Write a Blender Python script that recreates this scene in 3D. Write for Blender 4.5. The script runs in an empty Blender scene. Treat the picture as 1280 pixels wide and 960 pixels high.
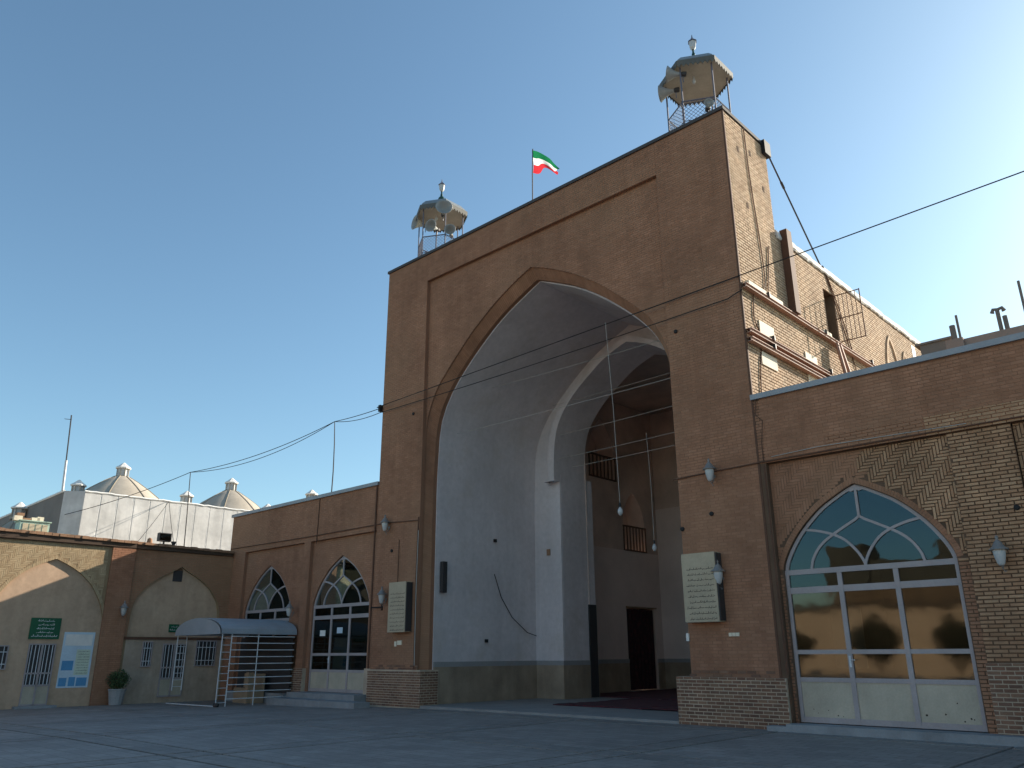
import bpy, math, random
import numpy as np
from mathutils import Vector, Matrix
random.seed(7); RNG = np.random.default_rng(11)
SC = bpy.context.scene
R = math.radians
# ------------------------------------------------------------------ camera, sky, sun, exposure
cam_d = bpy.data.cameras.new("camera"); cam = bpy.data.objects.new("camera", cam_d)
SC.collection.objects.link(cam); SC.camera = cam
cam_d.sensor_width = 36.0; cam_d.lens = 28.29; cam_d.clip_start = 0.05; cam_d.clip_end = 2000
_r = Vector((0.72605603, 0.68762208, -0.00430234)); _u = Vector((0.22160657, -0.228061, 0.94809214)); _f = Vector((-0.6509479, 0.68932144, 0.31796663))
M = Matrix((( _r.x, _u.x, -_f.x, 7.6036), (_r.y, _u.y, -_f.y, -15.5963), (_r.z, _u.z, -_f.z, 1.40), (0, 0, 0, 1)))
cam.matrix_world = M
SUN = Vector((0.328, 1.0, 0.483)).normalized()
SUN_EL = math.asin(SUN.z); SUN_AZ = math.atan2(SUN.x, SUN.y)
world = bpy.data.worlds.new("World"); SC.world = world; world.use_nodes = True
wn = world.node_tree.nodes; wl = world.node_tree.links
bg = wn["Background"]; sky = wn.new("ShaderNodeTexSky"); sky.sky_type = 'NISHITA'
sky.sun_disc = False; sky.sun_elevation = SUN_EL; sky.sun_rotation = SUN_AZ
sky.altitude = 300; sky.air_density = 1.0; sky.dust_density = 1.1; sky.ozone_density = 1.0
bg.inputs[1].default_value = 0.10; wb = wn.new("ShaderNodeMix"); wb.data_type = 'RGBA'; wb.blend_type = 'MULTIPLY'; wb.inputs[0].default_value = 1; wb.inputs[7].default_value = (0.82, 1.0, 1.0, 1)
wl.new(sky.outputs[0], wb.inputs[6]); wl.new(wb.outputs[2], bg.inputs[0])
sd = bpy.data.lights.new("sun", 'SUN'); sd.energy = 5.0; sd.angle = R(0.53); sd.color = (1.0, 0.90, 0.76)
so = bpy.data.objects.new("sun", sd); SC.collection.objects.link(so); so.rotation_euler = SUN.to_track_quat('Z', 'Y').to_euler(); so.location = (10, 20, 40)
vs = SC.view_settings; vs.view_transform = 'Standard'; vs.look = 'None'; vs.exposure = 0.95; vs.gamma = 1.0; vs.use_curve_mapping = False
SC.cycles.use_denoising = True
SC.cycles.max_bounces = 8; SC.cycles.diffuse_bounces = 4; SC.cycles.transparent_max_bounces = 12

# ------------------------------------------------------------------ materials
def _mat(name):
    m = bpy.data.materials.new(name); m.use_nodes = True
    return m, m.node_tree.nodes, m.node_tree.links, m.node_tree.nodes["Principled BSDF"]
def _ramp(n, stops):
    r = n.new("ShaderNodeValToRGB"); e = r.color_ramp.elements
    e[0].position, e[0].color = stops[0][0], (*stops[0][1], 1); e[1].position, e[1].color = stops[-1][0], (*stops[-1][1], 1)
    for p, c in stops[1:-1]:
        k = e.new(p); k.color = (*c, 1)
    return r
def _noise(n, l, vec, scale, detail=4, rough=.55, dim='3D'):
    t = n.new("ShaderNodeTexNoise"); t.inputs["Scale"].default_value = scale; t.inputs["Detail"].default_value = detail; t.inputs["Roughness"].default_value = rough
    l.new(vec, t.inputs["Vector"]); return t.outputs["Fac"]
def _mul(n, l, col, fac, lo, hi, flo=.3, fhi=.7):
    mr = n.new("ShaderNodeMapRange"); mr.inputs[1].default_value = flo; mr.inputs[2].default_value = fhi; mr.inputs[3].default_value = lo; mr.inputs[4].default_value = hi
    l.new(fac, mr.inputs[0]); mx = n.new("ShaderNodeMix"); mx.data_type = 'RGBA'; mx.blend_type = 'MULTIPLY'; mx.inputs[0].default_value = 1
    l.new(col, mx.inputs[6]); l.new(mr.outputs[0], mx.inputs[7]); return mx.outputs[2]
def _bump(n, l, b, fac, strength, dist):
    bp = n.new("ShaderNodeBump"); bp.inputs["Strength"].default_value = strength; bp.inputs["Distance"].default_value = dist
    l.new(fac, bp.inputs["Height"]); l.new(bp.outputs[0], b.inputs["Normal"])
def brick_mat(name, cols, stain=(.72, 1.15), stain_scale=.45, rough=.92, tint=None):
    m, n, l, b = _mat(name)
    g = n.new("ShaderNodeNewGeometry"); oi = n.new("ShaderNodeObjectInfo")
    ad = n.new("ShaderNodeMath"); ad.operation = 'ADD'; fr = n.new("ShaderNodeMath"); fr.operation = 'FRACT'
    l.new(g.outputs["Random Per Island"], ad.inputs[0]); l.new(oi.outputs["Random"], ad.inputs[1]); l.new(ad.outputs[0], fr.inputs[0])
    rp = _ramp(n, [(i / (len(cols) - 1), c) for i, c in enumerate(cols)]); l.new(fr.outputs[0], rp.inputs[0])
    col = rp.outputs[0]; P = g.outputs["Position"]
    col = _mul(n, l, col, _noise(n, l, P, stain_scale, 5, .6), *stain)
    col = _mul(n, l, col, _noise(n, l, P, 3.1, 4, .6), .86, 1.12)
    mp = n.new("ShaderNodeMapping"); mp.inputs["Scale"].default_value = (1, 1, .07); l.new(P, mp.inputs[0]); col = _mul(n, l, col, _noise(n, l, mp.outputs[0], 2.6, 5, .65), .84, 1.08)
    f = _noise(n, l, P, 60, 3, .6); col = _mul(n, l, col, f, .88, 1.1)
    if tint:
        t = _noise(n, l, P, tint[1], 3, .5); mr = n.new("ShaderNodeMapRange"); mr.inputs[1].default_value = .45; mr.inputs[2].default_value = .65; l.new(t, mr.inputs[0])
        mx = n.new("ShaderNodeMix"); mx.data_type = 'RGBA'; l.new(mr.outputs[0], mx.inputs[0]); l.new(col, mx.inputs[6]); mx.inputs[7].default_value = (*tint[0], 1)
        mf = n.new("ShaderNodeMath"); mf.operation = 'MULTIPLY'; mf.inputs[1].default_value = tint[2]; l.new(mr.outputs[0], mf.inputs[0]); l.new(mf.outputs[0], mx.inputs[0]); col = mx.outputs[2]
    l.new(col, b.inputs["Base Color"]); b.inputs["Roughness"].default_value = rough; b.inputs["Specular IOR Level"].default_value = .25
    _bump(n, l, b, f, .35, .004); return m
def plain(name, c, rough=.8, var=(.9, 1.08), scale=1.3, metal=0., bump=.0, fine=30, spec=.35, streak=None, stain=None):
    m, n, l, b = _mat(name); g = n.new("ShaderNodeNewGeometry"); P = g.outputs["Position"]
    rgb = n.new("ShaderNodeRGB"); rgb.outputs[0].default_value = (*c, 1)
    col = _mul(n, l, rgb.outputs[0], _noise(n, l, P, scale, 5, .6), *var)
    f = _noise(n, l, P, fine, 4, .6); col = _mul(n, l, col, f, .93, 1.06)
    if streak:
        mp = n.new("ShaderNodeMapping"); mp.inputs["Scale"].default_value = (1, 1, .08); l.new(P, mp.inputs[0])
        col = _mul(n, l, col, _noise(n, l, mp.outputs[0], streak[0], 4, .6), streak[1], streak[2])
    if stain:
        t = _noise(n, l, P, stain[1], 6, .7); mr = n.new("ShaderNodeMapRange"); mr.inputs[1].default_value = .52; mr.inputs[2].default_value = .72; mr.inputs[4].default_value = stain[2]; l.new(t, mr.inputs[0])
        mx = n.new("ShaderNodeMix"); mx.data_type = 'RGBA'; l.new(mr.outputs[0], mx.inputs[0]); l.new(col, mx.inputs[6]); mx.inputs[7].default_value = (*stain[0], 1); col = mx.outputs[2]
    l.new(col, b.inputs["Base Color"]); b.inputs["Roughness"].default_value = rough; b.inputs["Metallic"].default_value = metal; b.inputs["Specular IOR Level"].default_value = spec
    if bump: _bump(n, l, b, f, bump, .01)
    return m
def glass_mat(name, tint, refl, rough=.025, gc=(.95, .95, .95)):
    m, n, l, b = _mat(name); out = n["Material Output"]; n.remove(b)
    tr = n.new("ShaderNodeBsdfTransparent"); tr.inputs[0].default_value = (*tint, 1)
    gl = n.new("ShaderNodeBsdfGlossy"); gl.inputs["Roughness"].default_value = rough; gl.inputs[0].default_value = (*gc, 1)
    g = n.new("ShaderNodeNewGeometry"); ns = _noise(n, l, g.outputs["Position"], 1.6, 2, .4)
    bp = n.new("ShaderNodeBump"); bp.inputs["Strength"].default_value = .16; bp.inputs["Distance"].default_value = .02; l.new(ns, bp.inputs["Height"]); l.new(bp.outputs[0], gl.inputs["Normal"])
    fr = n.new("ShaderNodeFresnel"); fr.inputs[0].default_value = 1.5
    ad = n.new("ShaderNodeMath"); ad.operation = 'ADD'; ad.inputs[1].default_value = refl; ad.use_clamp = True; l.new(fr.outputs[0], ad.inputs[0])
    mx = n.new("ShaderNodeMixShader"); l.new(ad.outputs[0], mx.inputs[0]); l.new(tr.outputs[0], mx.inputs[1]); l.new(gl.outputs[0], mx.inputs[2]); l.new(mx.outputs[0], out.inputs[0]); return m
def paving_mat(name, c, size):
    m, n, l, b = _mat(name); g = n.new("ShaderNodeNewGeometry"); P = g.outputs["Position"]
    bt = n.new("ShaderNodeTexBrick"); bt.inputs["Color1"].default_value = (*c, 1); bt.inputs["Color2"].default_value = (*[v * .78 for v in c], 1); bt.inputs["Mortar"].default_value = (*[v * .62 for v in c], 1)
    bt.inputs["Scale"].default_value = 1; bt.inputs["Mortar Size"].default_value = .012; bt.inputs["Brick Width"].default_value = size; bt.inputs["Row Height"].default_value = size * .75; l.new(P, bt.inputs["Vector"])
    col = _mul(n, l, bt.outputs["Color"], _noise(n, l, P, .5, 6, .65), .80, 1.12); col = _mul(n, l, col, _noise(n, l, P, 14, 4, .6), .85, 1.12)
    l.new(col, b.inputs["Base Color"]); b.inputs["Roughness"].default_value = .62; b.inputs["Specular IOR Level"].default_value = .4
    _bump(n, l, b, _noise(n, l, P, 25, 4, .6), .25, .006); return m
def cloth_mat(name, c, c2, scale):
    m, n, l, b = _mat(name); g = n.new("ShaderNodeNewGeometry"); v = n.new("ShaderNodeTexVoronoi"); v.inputs["Scale"].default_value = scale; l.new(g.outputs["Position"], v.inputs["Vector"])
    rp = _ramp(n, [(.2, c), (.5, c2), (.8, c)]); l.new(v.outputs["Distance"], rp.inputs[0]); col = _mul(n, l, rp.outputs[0], _noise(n, l, g.outputs["Position"], 6, 4), .7, 1.2)
    l.new(col, b.inputs["Base Color"]); b.inputs["Roughness"].default_value = .95; return m
def leaf_mat(name):
    m, n, l, b = _mat(name); g = n.new("ShaderNodeNewGeometry"); rp = _ramp(n, [(0, (.025, .05, .015)), (.5, (.045, .085, .025)), (1, (.08, .12, .04))]); l.new(g.outputs["Random Per Island"], rp.inputs[0])
    l.new(rp.outputs[0], b.inputs["Base Color"]); b.inputs["Roughness"].default_value = .6; return m
def flag_mat(name):
    m, n, l, b = _mat(name); tc = n.new("ShaderNodeUVMap"); sp = n.new("ShaderNodeSeparateXYZ"); l.new(tc.outputs[0], sp.inputs[0])
    rp = n.new("ShaderNodeValToRGB"); rp.color_ramp.interpolation = 'CONSTANT'; e = rp.color_ramp.elements
    e[0].color = (.55, .03, .04, 1); e[1].position = .34; e[1].color = (.75, .75, .75, 1); k = e.new(.67); k.color = (.01, .16, .06, 1)
    l.new(sp.outputs[1], rp.inputs[0]); l.new(rp.outputs[0], b.inputs["Base Color"]); b.inputs["Roughness"].default_value = .8
    t = n.new("ShaderNodeBsdfTranslucent"); l.new(rp.outputs[0], t.inputs[0]); mx = n.new("ShaderNodeMixShader"); mx.inputs[0].default_value = .45
    l.new(b.outputs[0], mx.inputs[1]); l.new(t.outputs[0], mx.inputs[2]); l.new(mx.outputs[0], n["Material Output"].inputs[0]); return m

MT = {}
MT['brick_red'] = brick_mat("brick_red", [(.33, .16, .092), (.38, .187, .11), (.35, .172, .10), (.40, .20, .12), (.34, .165, .094)], (.74, 1.1), .4, tint=((.37, .22, .13), .25, .4))
MT['mortar_red'] = plain("mortar_red", (.28, .142, .085), .95, (.8, 1.15), .5)
MT['brick_tan'] = brick_mat("brick_tan", [(.44, .252, .142), (.50, .295, .172), (.40, .22, .122), (.46, .267, .152), (.53, .325, .192)], (.78, 1.1), .7)
MT['mortar_dark'] = plain("mortar_dark", (.135, .08, .05), .95, (.7, 1.2), 1.2)
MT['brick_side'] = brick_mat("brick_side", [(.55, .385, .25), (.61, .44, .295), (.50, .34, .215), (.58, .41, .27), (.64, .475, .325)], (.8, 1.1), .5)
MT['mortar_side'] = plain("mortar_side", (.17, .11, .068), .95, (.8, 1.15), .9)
MT['brick_base'] = brick_mat("brick_base", [(.20, .105, .07), (.26, .14, .09), (.17, .095, .068), (.23, .135, .09), (.29, .165, .105)], (.75, 1.15), .9)
MT['mortar_pale'] = plain("mortar_pale", (.50, .39, .285), .95, (.72, 1.1), 1.4)
MT['brick_yellow'] = brick_mat("brick_yellow", [(.46, .34, .20), (.52, .39, .24), (.41, .29, .17), (.49, .36, .215)], (.82, 1.1), .8)
MT['mortar_yellow'] = plain("mortar_yellow", (.30, .21, .12), .95, (.8, 1.15), 1.2)
MT['plaster_white'] = plain("plaster_white", (.66, .595, .59), .9, (.86, 1.05), .55, bump=.3, fine=7, streak=(2.2, .92, 1.03), stain=((.50, .43, .37), .8, .55))
MT['plaster_inner'] = plain("plaster_inner", (.68, .56, .51), .9, (.85, 1.08), .5)
MT['brick_inner'] = plain("brick_inner", (.58, .44, .37), .95, (.7, 1.25), .6, bump=.2)
MT['plaster_beige'] = plain("plaster_beige", (.54, .375, .255), .92, (.86, 1.07), .8, bump=.15, fine=8, streak=(2.6, .88, 1.05), stain=((.33, .22, .14), 1.1, .6))
MT['plaster_pale'] = plain("plaster_pale", (.48, .37, .28), .92, (.8, 1.1), 1.2, bump=.15, fine=8, streak=(3, .84, 1.05), stain=((.30, .22, .15), 1.3, .6))
MT['dado'] = plain("dado_stone", (.34, .26, .185), .8, (.72, 1.12), 1.4, streak=(2, .85, 1.08))
MT['dado_band'] = plain("dado_band", (.30, .29, .285), .75, (.9, 1.05), 1.5)
MT['coping'] = plain("coping_metal", (.30, .30, .31), .5, (.85, 1.1), 1.5, metal=.3)
MT['coping_dark'] = plain("coping_dark", (.07, .062, .06), .8)
MT['whitewash'] = plain("whitewash", (.80, .76, .70), .9, (.9, 1.04), 1.2, bump=.3, fine=6)
MT['roof_mud'] = plain("roof_mud", (.36, .29, .22), .95, (.8, 1.1), .7)
MT['frame'] = plain("painted_steel_frame", (.38, .325, .315), .55, (.85, 1.06), 2.0, spec=.4)
MT['panel'] = plain("cream_panel", (.50, .43, .325), .55, (.82, 1.05), 1.8, spec=.4, streak=(4, .9, 1.04))
MT['rust'] = plain("rust_hole", (.045, .03, .02), .95)
MT['glass'] = glass_mat("window_glass", (.4, .44, .45), .10, rough=.05, gc=(.40, .40, .36))
MT['glass_sky'] = glass_mat("fanlight_glass", (.35, .4, .42), .03, gc=(.40, .55, .62))
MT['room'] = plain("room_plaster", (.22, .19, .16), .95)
MT['steel'] = plain("steel_dark", (.06, .055, .055), .6, metal=.4)
MT['steel_white'] = plain("steel_white", (.66, .67, .68), .5, (.8, 1.05), 3)
MT['canopy'] = plain("canopy_sheet", (.36, .39, .42), .45, (.85, 1.08), 1.5, metal=.2)
MT['beam'] = plain("red_oxide_beam", (.36, .20, .14), .7, (.8, 1.15), 2.5)
MT['plate'] = plain("pale_plate", (.78, .68, .52), .8)
MT['black'] = plain("black_rubber", (.015, .014, .014), .7)
MT['brown_pipe'] = plain("brown_pipe", (.12, .058, .035), .8, (.8, 1.2), 3)
MT['cable_white'] = plain("pale_cord", (.42, .39, .35), .8)
MT['lamp_metal'] = plain("lamp_metal", (.24, .22, .205), .5, metal=.2)
MT['lamp_glass'] = plain("lamp_globe", (.48, .48, .47), .3, spec=.5)
MT['stone_panel'] = plain("inscription_stone", (.46, .37, .255), .7, (.88, 1.06), 2)
MT['ink'] = plain("engraved_ink", (.03, .026, .022), .8)
MT['ground'] = paving_mat("courtyard_stone", (.30, .272, .25), .4)
MT['ground_band'] = paving_mat("courtyard_band_stone", (.272, .248, .228), .3)
MT['joint'] = plain("ground_joint", (.11, .107, .103), .95)
MT['step'] = plain("step_stone", (.27, .275, .28), .7, (.75, 1.15), 1.8, bump=.2)
MT['carpet'] = cloth_mat("red_carpet", (.10, .016, .022), (.05, .012, .02), 7)
MT['curtain'] = cloth_mat("door_curtain", (.05, .012, .014), (.02, .008, .01), 4)
MT['green_sign'] = plain("green_sign_board", (.012, .10, .045), .5)
MT['white_ink'] = plain("white_lettering", (.7, .7, .68), .7)
MT['poster'] = plain("poster_sheet", (.55, .66, .74), .5)
MT['poster_blue'] = plain("poster_blue", (.10, .30, .52), .5)
MT['poster_pale'] = plain("poster_pale", (.60, .66, .52), .5)
MT['leaf'] = leaf_mat("shrub_leaf")
MT['leaf_shaded'] = plain("shrub_shaded", (.05, .045, .025), .8)  # leaf colour darkened so the mirrored shrubs read as shaded
MT['bark'] = plain("shrub_bark", (.10, .07, .045), .95)
MT['pot'] = plain("concrete_pot", (.33, .33, .33), .85)
MT['dome'] = plain("dome_plaster", (.40, .35, .285), .9, (.82, 1.08), .8, bump=.2, fine=6)
MT['dome_rib'] = plain("dome_rib", (.33, .28, .21), .9)
MT['silver'] = plain("silver_membrane", (.70, .685, .66), .75, (.72, 1.08), .9, bump=.4, fine=5, streak=(2.5, .82, 1.06))
MT['silver_seam'] = plain("silver_seam", (.78, .77, .74), .55)
MT['cooler'] = plain("cooler_green", (.42, .56, .46), .6)
MT['cooler_pad'] = plain("cooler_pad", (.55, .47, .33), .9)
MT['eave'] = plain("eave_brick", (.33, .19, .115), .9, (.7, 1.2), 2.5)
MT['eave_dark'] = plain("eave_soffit", (.085, .058, .042), .95)  # dark tone carries the shade beneath the left eave
MT['wood_dark'] = plain("wood_dark", (.10, .065, .045), .9)
MT['wood'] = plain("wood_pole", (.32, .23, .15), .9)
MT['kiosk'] = plain("kiosk_sheet", (.42, .375, .29), .6, (.82, 1.06), 2.5)
MT['kiosk_roof'] = plain("kiosk_roof", (.24, .26, .27), .5, metal=.2)
MT['kiosk_fringe'] = plain("kiosk_fringe", (.12, .115, .10), .6)
MT['kiosk_post'] = plain("kiosk_post", (.13, .13, .17), .5)
MT['green_dark'] = plain("green_finial", (.015, .06, .05), .4)
MT['horn'] = plain("horn_speaker", (.32, .32, .31), .5, (.85, 1.05), 3)
MT['flag'] = flag_mat("striped_flag")
MT['grey_wall'] = plain("grey_and_shaded_render", (.20, .175, .155), .9, (.85, 1.1), 1.0)  # plain grey on pipes; stands for shade on gable wall and roof hatch
MT['pink_wall'] = plain("pink_render", (.34, .245, .20), .9, (.85, 1.1), 1.0)
MT['floor'] = plain("iwan_floor_stone", (.27, .26, .25), .6, (.8, 1.1), 1.5)

# ------------------------------------------------------------------ mesh helpers
COL = SC.collection
class MB:
    def __init__(s): s.v = []; s.f = []; s.smooth = False
    def add(s, vs, fs):
        k = len(s.v); s.v += [tuple(p) for p in vs]; s.f += [tuple(i + k for i in f) for f in fs]; return s
    def box(s, x0, x1, y0, y1, z0, z1):
        return s.add([(x0,y0,z0),(x1,y0,z0),(x1,y1,z0),(x0,y1,z0),(x0,y0,z1),(x1,y0,z1),(x1,y1,z1),(x0,y1,z1)],
                     [(0,3,2,1),(4,5,6,7),(0,1,5,4),(1,2,6,5),(2,3,7,6),(3,0,4,7)])
    def quad(s, a, b, c, d): return s.add([a, b, c, d], [(0, 1, 2, 3)])
    def tube(s, pts, r, n=8, cap=True):
        pts = [Vector(p) for p in pts]; rr = r if isinstance(r, (list, tuple)) else [r] * len(pts); vs = []; fs = []
        for i, p in enumerate(pts):
            d = (pts[min(i + 1, len(pts) - 1)] - pts[max(i - 1, 0)]).normalized()
            a = Vector((0, 0, 1)) if abs(d.z) < .95 else Vector((1, 0, 0)); u = d.cross(a).normalized(); w = d.cross(u)
            for k in range(n):
                t = 2 * math.pi * k / n; vs.append(p + (u * math.cos(t) + w * math.sin(t)) * rr[i])
        for i in range(len(pts) - 1):
            for k in range(n): fs.append((i * n + k, i * n + (k + 1) % n, (i + 1) * n + (k + 1) % n, (i + 1) * n + k))
        if cap: fs.append(tuple(range(n))); fs.append(tuple(range((len(pts) - 1) * n, len(pts) * n))[::-1])
        return s.add(vs, fs)
    def lathe(s, prof, c, n=16, axis=(0, 0, 1), rot=0.):
        ax = Vector(axis).normalized(); a = Vector((0, 0, 1)) if abs(ax.z) < .9 else Vector((1, 0, 0)); u = a.cross(ax).normalized(); w = ax.cross(u); c = Vector(c); vs = []; fs = []
        if abs(ax.z) > .9: u = Vector((1, 0, 0)); w = Vector((0, 1, 0)) * (1 if ax.z > 0 else -1)
        for r_, h in prof:
            for k in range(n):
                t = 2 * math.pi * k / n + rot; vs.append(c + ax * h + (u * math.cos(t) + w * math.sin(t)) * max(r_, 1e-4))
        for i in range(len(prof) - 1):
            for k in range(n): fs.append((i * n + k, i * n + (k + 1) % n, (i + 1) * n + (k + 1) % n, (i + 1) * n + k))
        fs.append(tuple(range(n))[::-1]); fs.append(tuple(range((len(prof) - 1) * n, len(prof) * n)))
        return s.add(vs, fs)
    def build(s, name, mat, parent=None, smooth=False, base=None):
        b = base if base is not None else (root_loc(parent) if parent else Vector((0, 0, 0)))
        me = bpy.data.meshes.new(name); me.from_pydata([(p[0] - b[0], p[1] - b[1], p[2] - b[2]) for p in s.v], [], s.f)
        me.materials.append(MT[mat]); me.update()
        if smooth: me.polygons.foreach_set("use_smooth", [True] * len(me.polygons))
        o = bpy.data.objects.new(name, me); COL.objects.link(o)
        if parent: o.parent = parent
        elif base is not None: o.location = base
        return o
def root_loc(o):
    while o.parent: o = o.parent
    return o.location.copy()
def tag(o, label, cat=None, group=None, kind=None):
    if label: o["label"] = label
    if cat: o["category"] = cat
    if group: o["group"] = group
    if kind: o["kind"] = kind
    return o
def thing(name, label, cat, loc=(0, 0, 0), group=None):
    o = bpy.data.objects.new(name, None); COL.objects.link(o); o.location = loc; o.empty_display_size = .2
    return tag(o, label, cat, group)
def stuff(o): o["kind"] = "stuff"; return o
def copy_tree(o, parent=None):
    c = o.copy(); COL.objects.link(c); c.parent = parent
    for ch in list(o.children): copy_tree(ch, c)
    return c
class Frame:
    def __init__(s, O, U, N): s.O = np.array(O, float); s.U = np.array(U, float); s.N = np.array(N, float); s.V = np.array((0, 0, 1.))
    def __call__(s, u, v, n=0.): return tuple(s.O + s.U * u + s.V * v + s.N * n)
def front(y): return Frame((0, y, 0), (1, 0, 0), (0, -1, 0))
def fbox(mb, F, u0, u1, v0, v1, n0, n1):
    c = [F(u0,v0,n1),F(u1,v0,n1),F(u1,v1,n1),F(u0,v1,n1),F(u0,v0,n0),F(u1,v0,n0),F(u1,v1,n0),F(u0,v1,n0)]
    return mb.add(c, [(0,1,2,3),(5,4,7,6),(4,0,3,7),(1,5,6,2),(3,2,6,7),(4,5,1,0)])
# arches: table of (distance from axis, height), apex first
def arch_z(tb, d):
    for (d0, z0), (d1, z1) in zip(tb, tb[1:]):
        if d <= d1: return z0 + (z1 - z0) * (d - d0) / max(d1 - d0, 1e-6)
    return tb[-1][1]
def arch_hw(tb, z):
    if z >= tb[0][1]: return 0.
    for (d0, z0), (d1, z1) in zip(tb, tb[1:]):
        if z >= z1: return d0 + (d1 - d0) * (z0 - z) / max(z0 - z1, 1e-6)
    return tb[-1][0]
def refine(tb, k=4):
    out = []
    P = [(-tb[1][0], tb[1][1])] + list(tb) + [(tb[-1][0], 2 * tb[-1][1] - tb[-2][1])]
    P[0] = (2 * tb[0][0] - tb[1][0], 2 * tb[0][1] - tb[1][1])
    for i in range(1, len(P) - 2):
        for j in range(k):
            t = j / k; q = []
            for a in (0, 1):
                p0, p1, p2, p3 = P[i-1][a], P[i][a], P[i+1][a], P[i+2][a]
                q.append(.5 * ((2*p1) + (-p0+p2)*t + (2*p0-5*p1+4*p2-p3)*t*t + (-p0+3*p1-3*p2+p3)*t**3))
            out.append(tuple(q))
    out.append(tb[-1]); return out
def off_tb(tb, o):
    out = []
    for i, (d, z) in enumerate(tb):
        a, b = tb[max(i - 1, 0)], tb[min(i + 1, len(tb) - 1)]; dx, dz = b[0] - a[0], b[1] - a[1]; L = math.hypot(dx, dz)
        out.append((0, z + o * 1.12) if i == 0 else (d - dz / L * o, z + dx / L * o))
    return out
def arch_pts(tb, c, vb):
    L = [(c - d, z) for d, z in tb[::-1]]; Rr = [(c + d, z) for d, z in tb[1:]]
    return [(c - tb[-1][0], vb)] + L + Rr + [(c + tb[-1][0], vb)]
def arched_panel(mb, F, u0, u1, v0, v1, c, tb, n=0.):
    hw = tb[-1][0]; q = lambda a, b, z0, z1: mb.quad(F(a, z0, n), F(b, z0, n), F(b, z1, n), F(a, z1, n))
    if c - hw > u0 + 1e-4: q(u0, c - hw, v0, v1)
    if u1 > c + hw + 1e-4: q(c + hw, u1, v0, v1)
    pts = arch_pts(tb, c, v0)[1:-1]
    for (a, za), (b, zb) in zip(pts, pts[1:]):
        mb.quad(F(a, za, n), F(b, zb, n), F(b, v1, n), F(a, v1, n))
def arch_soffit(mb, F, tb, c, vb, n0, n1):
    p = arch_pts(tb, c, vb)
    for (a, za), (b, zb) in zip(p, p[1:]): mb.quad(F(a, za, n0), F(a, za, n1), F(b, zb, n1), F(b, zb, n0))
def arch_ring(mb, F, to, ti, c, vb, n):
    po = arch_pts(to, c, vb); pi = arch_pts(ti, c, vb); m = 60
    def res(p):
        seg = [0]
        for a, b in zip(p, p[1:]): seg.append(seg[-1] + math.hypot(b[0]-a[0], b[1]-a[1]))
        return [(np.interp(t * seg[-1], seg, [q[0] for q in p]), np.interp(t * seg[-1], seg, [q[1] for q in p])) for t in np.linspace(0, 1, m + 1)]
    po, pi = res(po), res(pi)
    for i in range(m): mb.quad(F(*po[i], n), F(*po[i+1], n), F(*pi[i+1], n), F(*pi[i], n))
# bricks: list of (u0,u1,v0,v1) -> one mesh or single objects
def bond(u0, u1, v0, v1, L=.215, H=.062, gap=.010, ivals=None, hgap=None):
    out = []; row = 0; v = v0; hg = hgap or gap
    while v < v1 - H * .45:
        vt = min(v + H - gap, v1); iv = ivals((v + vt) / 2) if ivals else [(u0, u1)]
        off = (row % 2) * L / 2 + random.uniform(-.02, .02)
        for a, b in iv:
            k = math.floor((a - off) / L)
            while True:
                s = max(a, off + k * L); e = min(b, off + (k + 1) * L - hg); k += 1
                if s >= b: break
                if e - s > .025: out.append((s, e, v, vt))
        v += H; row += 1
    return out
def herring(u0, u1, v0, v1, W=.056, n=4, gap=.008, ivals=None):
    out = []; N = int(max(u1 - u0, v1 - v0) / W) + 2 * n + 4
    for m in range(-N // (2 * n) - 3, N // (2 * n) + 4):
        for k in range(-2 * n, N + 2 * n):
            ou, ov = (k + 2 * n * m), k
            for a, b, c, d in ((0, n, 0, 1), (n, n + 1, 1 - n, 1)):
                U0, U1, V0, V1 = u0 + (ou + a) * W, u0 + (ou + b) * W - gap, v0 + (ov + c) * W, v0 + (ov + d) * W - gap
                if U1 < u0 or U0 > u1 or V1 < v0 or V0 > v1: continue
                U0, U1, V0, V1 = max(U0, u0), min(U1, u1), max(V0, v0), min(V1, v1)
                if ivals:
                    ok = False
                    for s, e in ivals((V0 + V1) / 2):
                        if s <= (U0 + U1) / 2 <= e: ok = True; U0 = max(U0, s); U1 = min(U1, e)
                    if not ok: continue
                if U1 - U0 > .02 and V1 - V0 > .02: out.append((U0, U1, V0, V1))
    return out
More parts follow.
